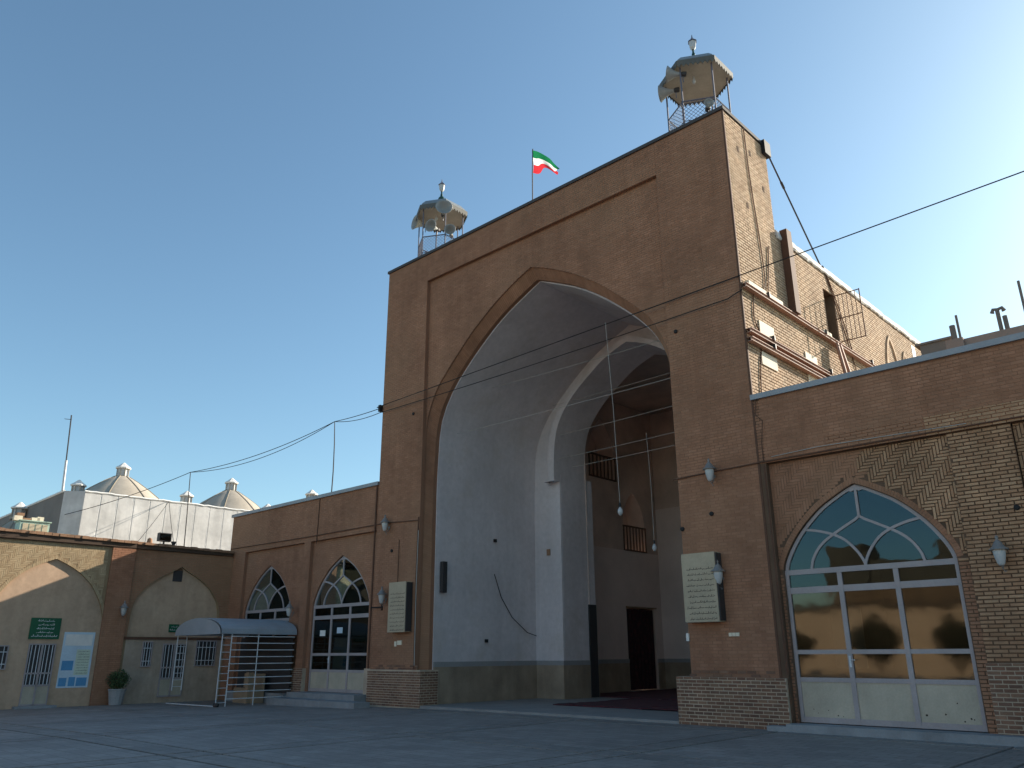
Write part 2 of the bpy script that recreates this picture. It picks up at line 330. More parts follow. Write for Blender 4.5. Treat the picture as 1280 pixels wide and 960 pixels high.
def brick_mesh(name, F, bricks, mat, parent, depth=.006, jit=.002, ch=.003):
    if not bricks: return None
    B = np.array(bricks); n = len(B); dep = depth + RNG.uniform(-jit, jit, n); j = RNG.uniform(-.0015, .0015, (n, 4)); B = B + j
    c = min(ch, .004)
    def pt(u, v, d): return F.O[None] + u[:, None] * F.U + v[:, None] * F.V + d[:, None] * F.N
    z = np.full(n, -.02)
    V = np.stack([pt(B[:,0],B[:,2],z),pt(B[:,1],B[:,2],z),pt(B[:,1],B[:,3],z),pt(B[:,0],B[:,3],z),
                  pt(B[:,0]+c,B[:,2]+c,dep),pt(B[:,1]-c,B[:,2]+c,dep),pt(B[:,1]-c,B[:,3]-c,dep),pt(B[:,0]+c,B[:,3]-c,dep)], 1)
    b = root_loc(parent) if parent else Vector((0,0,0)); V = V.reshape(-1, 3) - np.array(b)[None]
    q = np.array([[4,5,6,7],[0,1,5,4],[1,2,6,5],[2,3,7,6],[3,0,4,7]]); Fc = (q[None] + (np.arange(n) * 8)[:, None, None]).reshape(-1)
    me = bpy.data.meshes.new(name); me.vertices.add(n * 8); me.vertices.foreach_set("co", V.reshape(-1)); nf = n * 5
    me.loops.add(nf * 4); me.loops.foreach_set("vertex_index", Fc); me.polygons.add(nf)
    me.polygons.foreach_set("loop_start", np.arange(nf) * 4); me.polygons.foreach_set("loop_total", np.full(nf, 4)); me.polygons.foreach_set("use_smooth", np.zeros(nf, dtype=bool)); me.update(calc_edges=True); me.validate()
    me.materials.append(MT[mat]); o = bpy.data.objects.new(name, me); COL.objects.link(o)
    if parent: o.parent = parent
    return stuff(o)
UNIT = {}
def brick_objects(F, bricks, mat, parent, depth=.008):
    b = root_loc(parent)
    for (u0, u1, v0, v1) in bricks:
        du, dv = round((u1 - u0) / .005) * .005, round((v1 - v0) / .005) * .005; key = (du, dv, mat, id(F))
        if key not in UNIT:
            mb = MB(); O = Frame((0,0,0), F.U, F.N); c = .003; h, w = du / 2, dv / 2
            mb.add([O(-h,-w,-.02),O(h,-w,-.02),O(h,w,-.02),O(-h,w,-.02),O(-h+c,-w+c,depth),O(h-c,-w+c,depth),O(h-c,w-c,depth),O(-h+c,w-c,depth)],[(4,5,6,7),(0,1,5,4),(1,2,6,5),(2,3,7,6),(3,0,4,7)])
            me = bpy.data.meshes.new("brick"); me.from_pydata(mb.v, [], mb.f); me.materials.append(MT[mat]); UNIT[key] = me
        o = bpy.data.objects.new("brick", UNIT[key]); COL.objects.link(o); o.parent = parent
        o.location = Vector(F((u0 + u1) / 2, (v0 + v1) / 2, random.uniform(-.002, .002))) - b
def voussoirs(name, F, to, ti, c, vb, mat, parent, n0, n1, w=.062, gap=.008, drop=0., jambs=False):
    po = arch_pts(to, c, vb); pi = arch_pts(ti, c, vb); mb = MB()
    if not jambs: po, pi = po[1:-1], pi[1:-1]
    def res(p, m):
        seg = [0]
        for a, b in zip(p, p[1:]): seg.append(seg[-1] + math.hypot(b[0]-a[0], b[1]-a[1]))
        return [(float(np.interp(t * seg[-1], seg, [q[0] for q in p])), float(np.interp(t * seg[-1], seg, [q[1] for q in p]))) for t in np.linspace(0, 1, m + 1)], seg[-1]
    _, Ln = res(po, 10); m = int(Ln / w); po, _ = res(po, m); pi, _ = res(pi, m); g = gap / w
    for i in range(m):
        lp = lambda a, b, t: (a[0] + (b[0]-a[0]) * t, a[1] + (b[1]-a[1]) * t)
        o0, o1, i0, i1 = lp(po[i], po[i+1], g/2), lp(po[i], po[i+1], 1-g/2), lp(pi[i], pi[i+1], g/2), lp(pi[i], pi[i+1], 1-g/2)
        d = n1 + random.uniform(-.002, .002)
        mb.add([F(*i0,n0-drop),F(*i1,n0-drop),F(*o1,n0),F(*o0,n0),F(*i0,d-drop),F(*i1,d-drop),F(*o1,d),F(*o0,d)],[(4,5,6,7),(0,1,5,4),(1,2,6,5),(2,3,7,6),(3,0,4,7)])
    return stuff(mb.build(name, mat, parent))
def catenary(a, b, sag, n=24):
    a, b = Vector(a), Vector(b); return [a.lerp(b, t) - Vector((0, 0, sag * 4 * t * (1 - t))) for t in np.linspace(0, 1, n)]
def script_line(mb, F, u0, u1, v, h, n0, rnd):          # a line of joined cursive strokes with dots
    u = u1; t = .12 * h; d = .002
    while u > u0 + h * .3:
        w = rnd.uniform(.8, 2.6) * h; e = max(u0, u - w); k = max(2, int((u - e) / (h * .35)))
        pts = [(u - (u - e) * i / k, v + (rnd.uniform(-.12, .35) if i % 2 else rnd.uniform(-.1, .08)) * h) for i in range(k + 1)]
        for (a, za), (b, zb) in zip(pts, pts[1:]): mb.add([F(b, zb - t, n0), F(a, za - t, n0), F(a, za + t, n0), F(b, zb + t, n0)], [(0, 1, 2, 3)])
        if rnd.random() < .6:
            mb.add([F(u - t, v, n0), F(u + t, v, n0), F(u + t, v + h * rnd.uniform(.7, 1), n0), F(u - t, v + h * .9, n0)], [(0, 1, 2, 3)])
        for _ in range(rnd.randint(0, 2)):
            a = rnd.uniform(e, u); s_ = rnd.choice((-.35, .55)) * h + v; mb.add([F(a, s_, n0), F(a + t * 2, s_, n0), F(a + t * 2, s_ + t * 2, n0), F(a, s_ + t * 2, n0)], [(0, 1, 2, 3)])
        u = e - rnd.uniform(.15, .45) * h

# ================================================================== ground
def gz(x): return 0.0 if x > -9 else max(-.19, (x + 9) * .0125)
mb = MB(); xs = [-160, -23.5, -9, 160]; ys = [-160, 160]
for a, b in zip(xs, xs[1:]): mb.quad((a, -160, gz(a) - .03), (b, -160, gz(b) - .03), (b, 160, gz(b) - .03), (a, 160, gz(a) - .03))
ground = tag(mb.build("ground", 'ground'), "grey stone paved courtyard ground", kind="structure")
mb = MB()
for a, b in ((-23.5, -9), (-9, 9.5)): mb.quad((a, -19, gz(a) - .022), (b, -19, gz(b) - .022), (b, -.02, gz(b) - .022), (a, -.02, gz(a) - .022))
mb.build("joint_bed", 'joint', ground)
def slab(name, x0, x1, y0, y1, mat):
    g = .032; x0 += g; x1 -= g; y0 += g; y1 -= g; m = MB(); xs_ = [x0] + ([-9] if x0 < -9 < x1 else []) + [x1]; e = random.uniform(-.002, .002)
    for a, b in zip(xs_, xs_[1:]):
        m.add([(a,y0,gz(a)-.05),(b,y0,gz(b)-.05),(b,y1,gz(b)-.05),(a,y1,gz(a)-.05),(a,y0,gz(a)+e),(b,y0,gz(b)+e),(b,y1,gz(b)+e),(a,y1,gz(a)+e)],[(4,5,6,7),(0,1,5,4),(1,2,6,5),(2,3,7,6),(3,0,4,7)])
    m.build(name, mat, ground)
bx = [-22.7, -22.1, -18.3, -17.7, -13.9, -13.3, -9.6, -9.0, -5.2, -4.6, -.6, 0, 3.9, 4.5, 8.3, 8.9]
by = [-18.6, -18.0, -14.15, -13.5, -9.7, -9.05, -5.4, -4.8, -.72, -.02]
for i in range(len(bx) - 1):
    for j in range(len(by) - 1):
        band = i % 2 == 0 or j % 2 == 0
        slab("paving_band" if band else "paving_panel", bx[i], bx[i+1], by[j], by[j+1], 'ground_band' if band else 'ground')

# ================================================================== the iwan (great portal)
CX = -6.48
OUT = refine([(0,12.06),(.65,11.8),(1.45,11.38),(1.9,11.09),(2.42,10.72),(3.0,10.22),(3.6,9.66),(4.0,9.2),(4.3,8.6),(4.42,8.1),(4.48,7.0)])
INN = refine([(0,11.76),(.6,11.5),(.85,11.38),(1.55,11.02),(2.4,10.42),(3.19,9.74),(3.68,9.22),(4.02,8.71),(4.22,8.18),(4.30,7.5),(4.36,6.1)])
VLT = [(max(d - .03, 0), z - .03) for d, z in INN]
iw = thing("brick_iwan", "tall reddish brown brick iwan portal with huge pointed white arch", "building", (-6.5, 1.1, 0))
F0 = front(0.); F1 = front(.12); F2 = front(.20)
m = MB()
arched_panel(m, F1, -10.93, -1.99, .0, 13.07, CX, OUT); arch_soffit(m, F1, OUT, CX, 0, 0, -.08)
for a, b, c, d in ((-13, -10.93, 0, 14.02), (-1.99, 0, 0, 14.02), (-10.93, -1.99, 13.07, 14.02)): m.quad(F0(a,c), F0(b,c), F0(b,d), F0(a,d))
m.quad(F0(-10.93,0),F0(-10.93,0,-.12),F0(-10.93,13.07,-.12),F0(-10.93,13.07)); m.quad(F0(-1.99,0,-.12),F0(-1.99,0),F0(-1.99,13.07),F0(-1.99,13.07,-.12)); m.quad(F0(-10.93,13.07),F0(-1.99,13.07),F0(-1.99,13.07,-.12),F0(-10.93,13.07,-.12))
arch_soffit(m, F1, [(d - .001, z) for d, z in INN], CX, 0, -.30, -.43)
m.quad((-13,2.2,6),(-13,0,6),(-13,0,14.02),(-13,2.2,14.02)); m.quad((-13,0,14.02),(0,0,14.02),(0,2.2,14.02),(-13,2.2,14.02)); m.quad((0,2.2,11.9),(-13,2.2,11.9),(-13,2.2,14.02),(0,2.2,14.02))
m.quad((-13,14.8,6),(-13,2.2,6),(-13,2.2,11.5),(-13,14.8,11.5))
wall = m.build("wall", 'mortar_red', iw)
# brick skin of the front
iv_out = lambda v: [(-10.92, CX - arch_hw(OUT, v) - .01), (CX + arch_hw(OUT, v) + .01, -2.0)] if v < 12.06 else [(-10.92, -2.0)]
brick_mesh("brickwork", F1, bond(-10.92, -2, 1.0, 13.06, ivals=iv_out, L=.22, H=.064, gap=.008), 'brick_red', wall, .004, .0015)
fr_ = bond(-12.99, -10.94, 1.0, 14.0, L=.22, H=.064, gap=.008) + bond(-1.98, -.005, 1.0, 14.0, L=.22, H=.064, gap=.008) + bond(-10.93, -1.99, 13.08, 14.0, L=.22, H=.064, gap=.008)
brick_mesh("brickwork", F0, fr_, 'brick_red', wall, .004, .0015)
voussoirs("arch_band", F1, OUT, INN, CX, .9, 'brick_red', wall, -.12, -.05, drop=.24, jambs=True)
m = MB(); po_, pi_ = arch_pts(OUT, CX, 0), arch_pts(INN, CX, 0); _rs = 90
def _res(p):
    seg = [0]
    for a, b in zip(p, p[1:]): seg.append(seg[-1] + math.hypot(b[0]-a[0], b[1]-a[1]))
    return [(float(np.interp(t * seg[-1], seg, [q[0] for q in p])), float(np.interp(t * seg[-1], seg, [q[1] for q in p]))) for t in np.linspace(0, 1, _rs + 1)]
po_, pi_ = _res(po_), _res(pi_)
for i in range(_rs): m.quad(F1(*po_[i], -.055), F1(*po_[i+1], -.055), F1(*pi_[i+1], -.30), F1(*pi_[i], -.30))
m.build("arch_splay", 'mortar_red', wall)
# side wall, sunlit
FS = Frame((0, 0, 0), (0, 1, 0), (1, 0, 0))
m = MB()
m.quad(FS(0,0),FS(2.2,0),FS(2.2,14.02),FS(0,14.02)); m.quad(FS(2.2,0),FS(4.87,0),FS(4.87,11.45),FS(2.2,11.45)); m.quad(FS(5.55,0),FS(14.9,0),FS(14.9,11.45),FS(5.55,11.45))
m.quad(FS(4.87,0),FS(5.55,0),FS(5.55,9.45),FS(4.87,9.45)); m.quad(FS(4.87,10.9),FS(5.55,10.9),FS(5.55,11.45),FS(4.87,11.45))
for a, b, c, d in (((4.87,9.45),(5.55,9.45),0,0),((5.55,9.45),(5.55,10.9),0,0),((5.55,10.9),(4.87,10.9),0,0),((4.87,10.9),(4.87,9.45),0,0)):
    m.quad(FS(*a), FS(*b), FS(*b, -.35), FS(*a, -.35))
sw = m.build("side_wall", 'mortar_side', iw)
def side_iv(v):
    top = 14.0 if True else 0
    if v > 11.42: return [(.03, 2.19)]
    if 9.45 < v < 10.9: return [(.03, 4.86), (5.56, 14.88)]
    return [(.03, 14.88)]
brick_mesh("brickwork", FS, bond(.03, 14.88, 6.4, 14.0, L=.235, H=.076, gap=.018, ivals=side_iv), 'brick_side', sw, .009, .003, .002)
m = MB(); m.quad(FS(4.87,9.45,-.34),FS(5.55,9.45,-.34),FS(5.55,10.9,-.34),FS(4.87,10.9,-.34)); fbox(m, FS, 4.95, 5.47, 9.5, 10.85, -.33, -.30); tag(m.build("roof_door", 'steel', iw), "dark recessed service door high in the sunlit side wall")
mm = MB(); fbox(mm, FS, -.012, .03, 0.9, 14.02, -.03, .016); stuff(mm.build("corner_edge", 'brown_pipe', iw)).pop("kind")
# blind pointed niches on the side wall
def niche_relief(yc, z0, h, w):
    m = MB(); tb = [(0, z0 + h), (w * .5, z0 + h * .78), (w * .85, z0 + h * .5), (w, z0 + h * .25)]; to = [(0, z0 + h + .14), (w * .55, z0 + h * .82 + .1), (w * .95, z0 + h * .52 + .08), (w + .12, z0 + h * .25)]
    p = arch_pts(refine(to), yc, z0); q = arch_pts(refine(tb), yc, z0)
    for i in range(len(p) - 1):
        c = [FS(*p[i], .05), FS(*p[i+1], .05), FS(*q[i+1], .05), FS(*q[i], .05)]; e = [FS(*p[i], 0), FS(*p[i+1], 0), FS(*q[i+1], 0), FS(*q[i], 0)]
        m.add(c + e, [(0,1,2,3),(0,4,5,1),(3,2,6,7)])
    m.build("niche_moulding", 'brick_side', sw)
niche_relief(9.75, 9.6, 1.15, .42); niche_relief(11.0, 9.6, .95, .25)
m = MB(); fbox(m, FS, 12.0, 12.35, 10.5, 11.2, -.02, .02); m.build("vent_opening", 'steel', sw)
for y, z in ((.55, 13.1), (1.75, 12.5), (.75, 11.6), (1.2, 13.3)):
    m = MB(); fbox(m, FS, y, y + .09, z, z + .16, 0, .018); m.build("putlog_hole", 'mortar_dark', sw)
# copings
m = MB(); m.box(-13.04, .04, -.05, 2.25, 14.02, 14.11); m.build("coping", 'coping_dark', iw)
m = MB(); n_ = 90; prof_ = []
for i in range(n_ + 1):
    y = 2.25 + i * 12.65 / n_; h = .40 + .02 * math.sin(y * 2.3) + random.uniform(-.018, .018); w = .05 + random.uniform(-.012, .02)
    prof_.append([(w - .02, y, 11.37 + random.uniform(-.02, .02)), (w + .01, y, 11.41), (w - .03, y, 11.41 + h * .45), (w - .2, y, 11.40 + h), (-.45, y, 11.40 + h), (-.55, y, 11.36)])
for p_, q_ in zip(prof_, prof_[1:]):
    for k_ in range(5): m.quad(p_[k_], q_[k_], q_[k_+1], p_[k_+1])
m.add(prof_[0], [tuple(range(6))[::-1]]); m.add(prof_[-1], [tuple(range(6))])
m.build("parapet_coping", 'whitewash', iw, smooth=True)
m = MB(); m.box(-13, -.02, 5.2, 14.9, 11.42, 11.5); m.box(-13, -.02, 14.82, 14.88, 5, 11.42); m.box(-13, -9, 2.2, 5.2, 11.42, 11.5); m.box(-4, -.02, 2.2, 5.2, 11.42, 11.5); m.box(-9, -4, 2.2, 5.2, 11.85, 12.05); m.box(-9, -4, 5.1, 5.2, 11.4, 12.05); m.build("roof", 'roof_mud', iw)
# brick plinths of the two piers
def plinth(x0, x1, z1, inner, nm="plinth", parent=iw, y=-.06, steps=True):
    m = MB(); m.box(x0, x1, y, .62, -.1, z1); o = m.build(nm, 'mortar_pale', parent); F = front(y)
    br = bond(x0, x1, .0, z1, L=.205, H=.068, gap=.013)
    if steps: brick_mesh("brickwork", F0, [b for b in bond(x0 + .3, x1 - .2, z1 + .005, z1 + .14, L=.205, H=.068, gap=.013) if random.random() < .75], 'brick_base', o, .012)
    brick_mesh("brickwork", F, br, 'brick_base', o, .007, .002)
    Fi = Frame((inner, 0, 0), (0, 1, 0), (1, 0, 0)) if inner == x1 else Frame((inner, 0, 0), (0, -1, 0), (-1, 0, 0))
    us = (y, .6) if inner == x1 else (-.6, -y); brick_mesh("brickwork", Fi, bond(*us, 0, z1, L=.205, H=.068, gap=.013), 'brick_base', o, .006)
plinth(-2.33, .12, .93, -2.33); plinth(-13.05, -10.64, .98, -10.64)
# vault, rear arch, chamber
RA = refine([(0,11.02),(.35,10.91),(.94,10.66),(1.64,10.2),(2.27,9.71),(2.78,9.14),(3.06,8.55),(3.18,7.8),(3.2,6.9)])
RO = refine([(0,11.4),(.58,11.17),(1.27,10.83),(2.16,10.22),(2.9,9.59),(3.37,9.04),(3.6,8.4),(3.65,6.9)])
m = MB(); FV = front(.55); arch_soffit(m, FV, VLT, CX, 0, 0, -4.45); arch_ring(m, FV, INN, VLT, CX, 0, .001)
v = m.build("vault", 'plaster_white', iw, smooth=False)
FR = front(5.0); CR = -6.45
m = MB(); arched_panel(m, FR, -10.9, -2.0, 0, 12.0, CR, RA); arch_soffit(m, FR, RA, CR, 0, 0, -1.35); m.build("rear_arch", 'plaster_white', iw)
m = MB(); p = arch_pts(RO, CR, 6.9); q = arch_pts(RA, CR, 6.9); RM = [(d * .945, z - .13) for i, (d, z) in enumerate(RO)]; arch_ring(m, FR, RO, RM, CR, 6.9, .12); arch_ring(m, FR, RM, RA, CR, 6.9, .30); arch_soffit(m, FR, RM, CR, 6.9, .30, .12); arch_soffit(m, FR, RO, CR, 6.9, .12, 0); arch_soffit(m, FR, RA, CR, 6.9, .30, 0)
for s in (-1, 1): m.quad(FR(CR + s*3.2, 6.9, 0), FR(CR + s*3.65, 6.9, 0), FR(CR + s*3.65, 6.9, .30), FR(CR + s*3.2, 6.9, .30))
m.build("arch_moulding", 'plaster_white', iw)
for s in (-1, 1):
    m = MB(); m.box(min(CR + s * 3.19, CR + s * 3.9), max(CR + s * 3.19, CR + s * 3.9), 5.05, 6.72, .0, 7.15); m.build("inner_pier", 'plaster_white', iw)
FL = Frame((-11.5, 0, 0), (0, 1, 0), (1, 0, 0))
m = MB(); arched_panel(m, FL, 10.9, 13.5, 0, 4.4, 12.03, [(0, 3.15), (.97, 3.149)]); m.quad(FL(6.35,0),FL(10.9,0),FL(10.9,4.4),FL(6.35,4.4)); m.quad(FL(6.35,4.4),FL(13.5,4.4),FL(13.5,5.3),FL(6.35,5.3))
m.quad((-11.5,13.5,0),(-1.5,13.5,0),(-1.5,13.5,7.2),(-11.5,13.5,7.2)); m.quad((-1.5,13.5,0),(-1.5,6.35,0),(-1.5,6.35,7.2),(-1.5,13.5,7.2))
m.build("chamber_wall", 'plaster_inner', iw)
NT = refine([(0,7.7),(.3,7.45),(.6,7.0),(.75,6.5)]); NU = refine([(0,10.5),(.35,10.15),(.7,9.6),(.85,9.0)])
m = MB(); arched_panel(m, FL, 10.9, 13.5, 5.3, 8.0, 11.85, NT); m.quad(FL(6.35,5.3),FL(10.9,5.3),FL(10.9,8.0),FL(6.35,8.0)); arched_panel(m, FL, 8.5, 11.0, 8.0, 11.4, 9.85, NU); m.quad(FL(6.35,8),FL(8.5,8),FL(8.5,11.4),FL(6.35,11.4)); m.quad(FL(11.0,8),FL(13.5,8),FL(13.5,11.4),FL(11,11.4))
arch_soffit(m, FL, NT, 11.85, 5.3, 0, -.8); arch_soffit(m, FL, NU, 9.85, 8.0, 0, -.8); m.quad(FL(11,5.3,-.8),FL(12.7,5.3,-.8),FL(12.7,7.8,-.8),FL(11,7.8,-.8)); m.quad(FL(8.9,8,-.8),FL(10.8,8,-.8),FL(10.8,10.6,-.8),FL(8.9,10.6,-.8))
m.quad((-11.5,13.5,7.2),(-1.5,13.5,7.2),(-1.5,13.5,11.4),(-11.5,13.5,11.4)); m.quad((-1.5,13.5,7.2),(-1.5,6.35,7.2),(-1.5,6.35,11.4),(-1.5,13.5,11.4)); m.quad((-11.5,6.35,11.4),(-1.5,6.35,11.4),(-1.5,13.5,11.4),(-11.5,13.5,11.4))
m.quad((-11.5,6.35,0),(-9.6,6.35,0),(-9.6,6.35,11.4),(-11.5,6.35,11.4)); m.quad((-3.3,6.35,0),(-1.5,6.35,0),(-1.5,6.35,11.4),(-3.3,6.35,11.4))
m.quad(FL(11,0,-.7),FL(13,0,-.7),FL(13,3.2,-.7),FL(11,3.2,-.7)); arch_soffit(m, FL, [(0,3.15),(.97,3.149)], 12.03, 0, 0, -.7)
m.build("chamber_brickwork", 'brick_inner', iw)
def railing(F, c, hw, z0, z1):
    m = MB()
    for i in range(8):
        u = c - hw + 2 * hw * i / 7; fbox(m, F, u - .022, u + .022, z0, z1, .01, .05)
    fbox(m, F, c - hw - .03, c + hw + .03, z1, z1 + .06, 0, .06); fbox(m, F, c - hw - .03, c + hw + .03, z0 - .05, z0, 0, .06); m.build("balcony_rail", 'wood_dark', iw)
railing(FL, 11.85, .75, 5.35, 6.25); railing(FL, 9.85, .85, 8.05, 8.9)
# dado: stone slabs with grey top band
m = MB(); d = MB()
def dado(x0, x1, y0, y1):
    m.box(x0, x1, y0, y1, 0, 1.05); d.box(x0 - .004, x1 + .004, y0 - .004, y1 + .004, 1.05, 1.19)
dado(-10.95, -10.76, .56, 5.0); dado(-2.2, -2.08, .56, 5.0)
for s in (-1, 1): dado(min(CR + s*3.17, CR + s*4.4), max(CR + s*3.17, CR + s*4.4), 4.95, 6.76)
dado(-11.55, -11.46, 6.4, 11.05); dado(-11.55, -11.46, 13.02, 13.5); dado(-11.5, -1.5, 13.45, 13.52); dado(-1.54, -1.45, 6.4, 13.5)
m.build("dado", 'dado', iw); d.build("dado_band", 'dado_band', iw)
m = MB(); m.box(-10.9, -2.05, -.04, 5, -.1, .055); m.box(-11.55, -1.4, 5, 13.6, -.1, .05); tag(m.build("iwan_floor", 'floor'), "pale stone floor of the iwan", kind="structure")

# ================================================================== arched glazed doors
DTB = [(0,4.49),(.2,4.405),(.4,4.30),(.72,4.11),(1.02,3.85),(1.26,3.59),(1.45,3.31),(1.55,3.11),(1.585,2.97)]
DT = refine(DTB, 3)
def door(parent, xc, W, zs, yp, frame_mat='frame', panel_mat='panel', flaws=False):
    k = W / 3.22; F = front(yp); X = lambda x: xc + x * k; hw = 1.61 * k
    tb = [(d * k, z) for d, z in DT]
    m = MB()
    def bar(u0, u1, v0, v1, n0=-.03, n1=.03): fbox(m, F, u0, u1, v0, v1, n0, n1)
    for a in (-1.61, 1.53): bar(X(a), X(a) + .08 * k, zs, 2.88)
    ym = (-.52, .52)
    for a in ym: bar(X(a) - .045, X(a) + .045, zs + .001, 2.88, -.025, .027)
    for v0, v1 in ((zs, zs + .10), (.87, .95), (1.37, 1.45), (2.50, 2.62)): bar(X(-1.53), X(1.53), v0, v1, -.02, .022)
    bar(X(-1.61), X(1.61), 2.86, 2.96, -.032, .034)
    dr = m.build("door", frame_mat, parent)
    # lower panels and panes
    cols = [(-1.53, -.52), (-.52, .52), (.52, 1.53)]
    for i, (a, b) in enumerate(cols):
        a_, b_ = X(a) + (.045 if i else 0), X(b) - (.045 if i < 2 else 0)
        p = MB(); fbox(p, F, a_, b_, zs + .10, .87, -.012, .006); pn = p.build("panel", panel_mat, dr)
        if flaws:
            r_ = random.Random(40 + i)
            for _ in range((5, 0, 6)[i]):
                q = MB(); u = r_.uniform(a_ + .1, b_ - .05); v = zs + .12 + r_.uniform(.0, .12) + (.3 if (i == 2 and _ == 0) else 0); s = r_.uniform(.008, .024)
                q.add([F(u + s * math.cos(t) * r_.uniform(.6, 1.3), v + s * math.sin(t) * r_.uniform(.6, 1.3), .0075) for t in np.linspace(0, 5.6, 8)], [tuple(range(8))]); q.build("rust_spot", 'rust', dr)
        for v0, v1 in ((.95, 1.37), (1.45, 2.50), (2.62, 2.86)):
            g = MB(); fbox(g, F, a_, b_, v0, v1, -.008, -.003); g.build("pane", 'glass_sky' if v0 > 2.6 else 'glass', dr)
    h = MB(); hx = X(-.52)
    fbox(h, F, hx - .02, hx + .02, 1.14, 1.34, .03, .04); h.tube([F(hx, 1.27, .04), F(hx, 1.27, .08), F(hx + .11, 1.265, .085)], .009, 6); h.build("handle", 'steel_white', dr)
    # fanlight
    fan = MB(); to = [(d, z) for d, z in tb]; ti = [(max(d - .06, 0) if i else 0, z - (.075 if i < 3 else .03)) for i, (d, z) in enumerate(tb)]
    po, pi = arch_pts(to, xc, 2.96)[1:-1], arch_pts(ti, xc, 2.96)[1:-1]
    for i in range(len(po) - 1):
        a, b, c, e = po[i], po[i+1], pi[i+1], pi[i]
        fan.add([F(*a,.03),F(*b,.03),F(*c,.03),F(*e,.03),F(*a,-.03),F(*b,-.03),F(*c,-.03),F(*e,-.03)], [(3,2,1,0),(7,6,2,3),(0,1,5,4)])
    lift = [0.]
    def sweep(pts, w=.024):
        P = [Vector((p[0], p[1])) for p in pts]; lift[0] += .0022; n1 = .018 + lift[0]; rows = []
        for i, p in enumerate(P):
            d = (P[min(i + 1, len(P) - 1)] - P[max(i - 1, 0)]).normalized(); nr = Vector((-d.y, d.x)) * w; rows.append((p - nr, p + nr))
        vs = []
        for l_, r__ in rows: vs += [F(l_.x, l_.y, n1), F(r__.x, r__.y, n1), F(l_.x, l_.y, -.02), F(r__.x, r__.y, -.02)]
        fs = []
        for i in range(len(rows) - 1):
            k0, k1 = 4 * i, 4 * i + 4; fs += [(k0, k1, k1 + 1, k0 + 1), (k0 + 2, k1 + 2, k1, k0), (k0 + 1, k1 + 1, k1 + 3, k0 + 3)]
        fan.add(vs, fs)
    I = [(-1.05,2.96),(-1.0,3.13),(-.88,3.32),(-.73,3.46),(-.54,3.58),(-.3,3.71),(0,3.88)]
    Xc = [(-1.14,3.73),(-.85,3.68),(-.54,3.58),(-.32,3.45),(-.14,3.25),(-.04,3.08),(0,2.96)]
    mir = lambda L: [(-x, z) for x, z in L]; tr = lambda L: [(X(x), z) for x, z in L]
    for L in (I, mir(I), Xc, mir(Xc), [(0,3.88),(0,4.44)]): sweep(tr(refine(L, 3)))
    fo = fan.build("fanlight", frame_mat, parent)
    O = [(-d, z) for d, z in DT]
    low = [p for p in O[::-1] if p[1] < 3.73]; up = [p for p in O[::-1] if p[1] >= 3.73]
    pA = low + Xc[:3] + I[:4][::-1]; pB = [Xc[0]] + up + [(0,3.88)] + I[4:6][::-1] + Xc[:3][::-1][0:2]; pC = I[:5] + Xc[3:]; pD = I[4:] + mir(I)[4:6][::-1] + mir(Xc)[2:][:-1] + Xc[2:][::-1]
    seen = []
    for poly in (pA, mir(pA), pB, mir(pB), pC, mir(pC), pD):
        g = MB(); pts = tr(poly); nn = len(pts); g.add([F(*p, -.004) for p in pts] + [F(*p, -.008) for p in pts], [tuple(range(nn)), tuple(range(nn, 2 * nn))[::-1]]); g.build("pane", 'glass_sky', fo)
    return dr
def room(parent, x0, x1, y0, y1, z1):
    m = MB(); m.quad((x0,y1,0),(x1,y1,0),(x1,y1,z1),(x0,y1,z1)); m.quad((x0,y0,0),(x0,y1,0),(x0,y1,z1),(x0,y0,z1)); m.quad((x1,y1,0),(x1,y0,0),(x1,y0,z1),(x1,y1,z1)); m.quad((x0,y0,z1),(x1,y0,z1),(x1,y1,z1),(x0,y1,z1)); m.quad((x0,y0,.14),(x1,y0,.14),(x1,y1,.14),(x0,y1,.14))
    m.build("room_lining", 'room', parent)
# ================================================================== right wing
rw = thing("side_wing", "low brick wing right of the portal with exposed yellowish brickwork", "building", (6.0, 2.5, 0))
BAYS = [(1.83, .15, 3.62), (6.28, 4.66, 8.07)]
m = MB()
for xc, a, b in BAYS:
    tb = [(d * 1.0 + .015, z + (.02 if d < .01 else .0)) for d, z in DT]
    arched_panel(m, F1, a, b, 0, 5.15, xc, tb); arch_soffit(m, F1, tb, xc, 0, 0, -.16)
    m.quad(F0(a,0),F0(a,0,-.12),F0(a,5.15,-.12),F0(a,5.15)); m.quad(F0(b,0,-.12),F0(b,0,-.06),F0(b,5.15,-.06),F0(b,5.15,-.12))
m.quad(F0(.15,5.15),F0(13,5.15),F0(13,5.15,-.12),F0(.15,5.15,-.12))
m.quad(F0(3.62,0,-.06),F0(4.66,0,-.06),F0(4.66,5.15,-.06),F0(3.62,5.15,-.06)); m.quad(F0(8.07,0,-.06),F0(13,0,-.06),F0(13,5.15,-.06),F0(8.07,5.15,-.06)); m.quad(F0(4.66,0,-.06),F0(4.66,0,-.12),F0(4.66,5.15,-.12),F0(4.66,5.15,-.06))
m.quad(F0(.001,0),F0(.15,0),F0(.15,6.55),F0(.001,6.55))
m.quad((13,0,0),(13,7,0),(13,7,6.55),(13,0,6.55)); m.quad((13,7,0),(.02,7,0),(.02,7,6.55),(13,7,6.55))
rwall = m.build("wall", 'mortar_dark', rw)
m = MB(); m.quad(F0(.15,5.15),F0(13,5.15),F0(13,6.55),F0(.15,6.55)); fascia = m.build("upper_wall", 'mortar_red', rw)
brick_mesh("brickwork", F0, bond(.005, 13, 5.5, 6.55, L=.22, H=.064, gap=.007), 'brick_red', fascia, .004, .001)
def fas_iv(v):   # the weathered patch with open joints
    a = 1.0 if v > 5.22 else .9; return [(.005, a)]
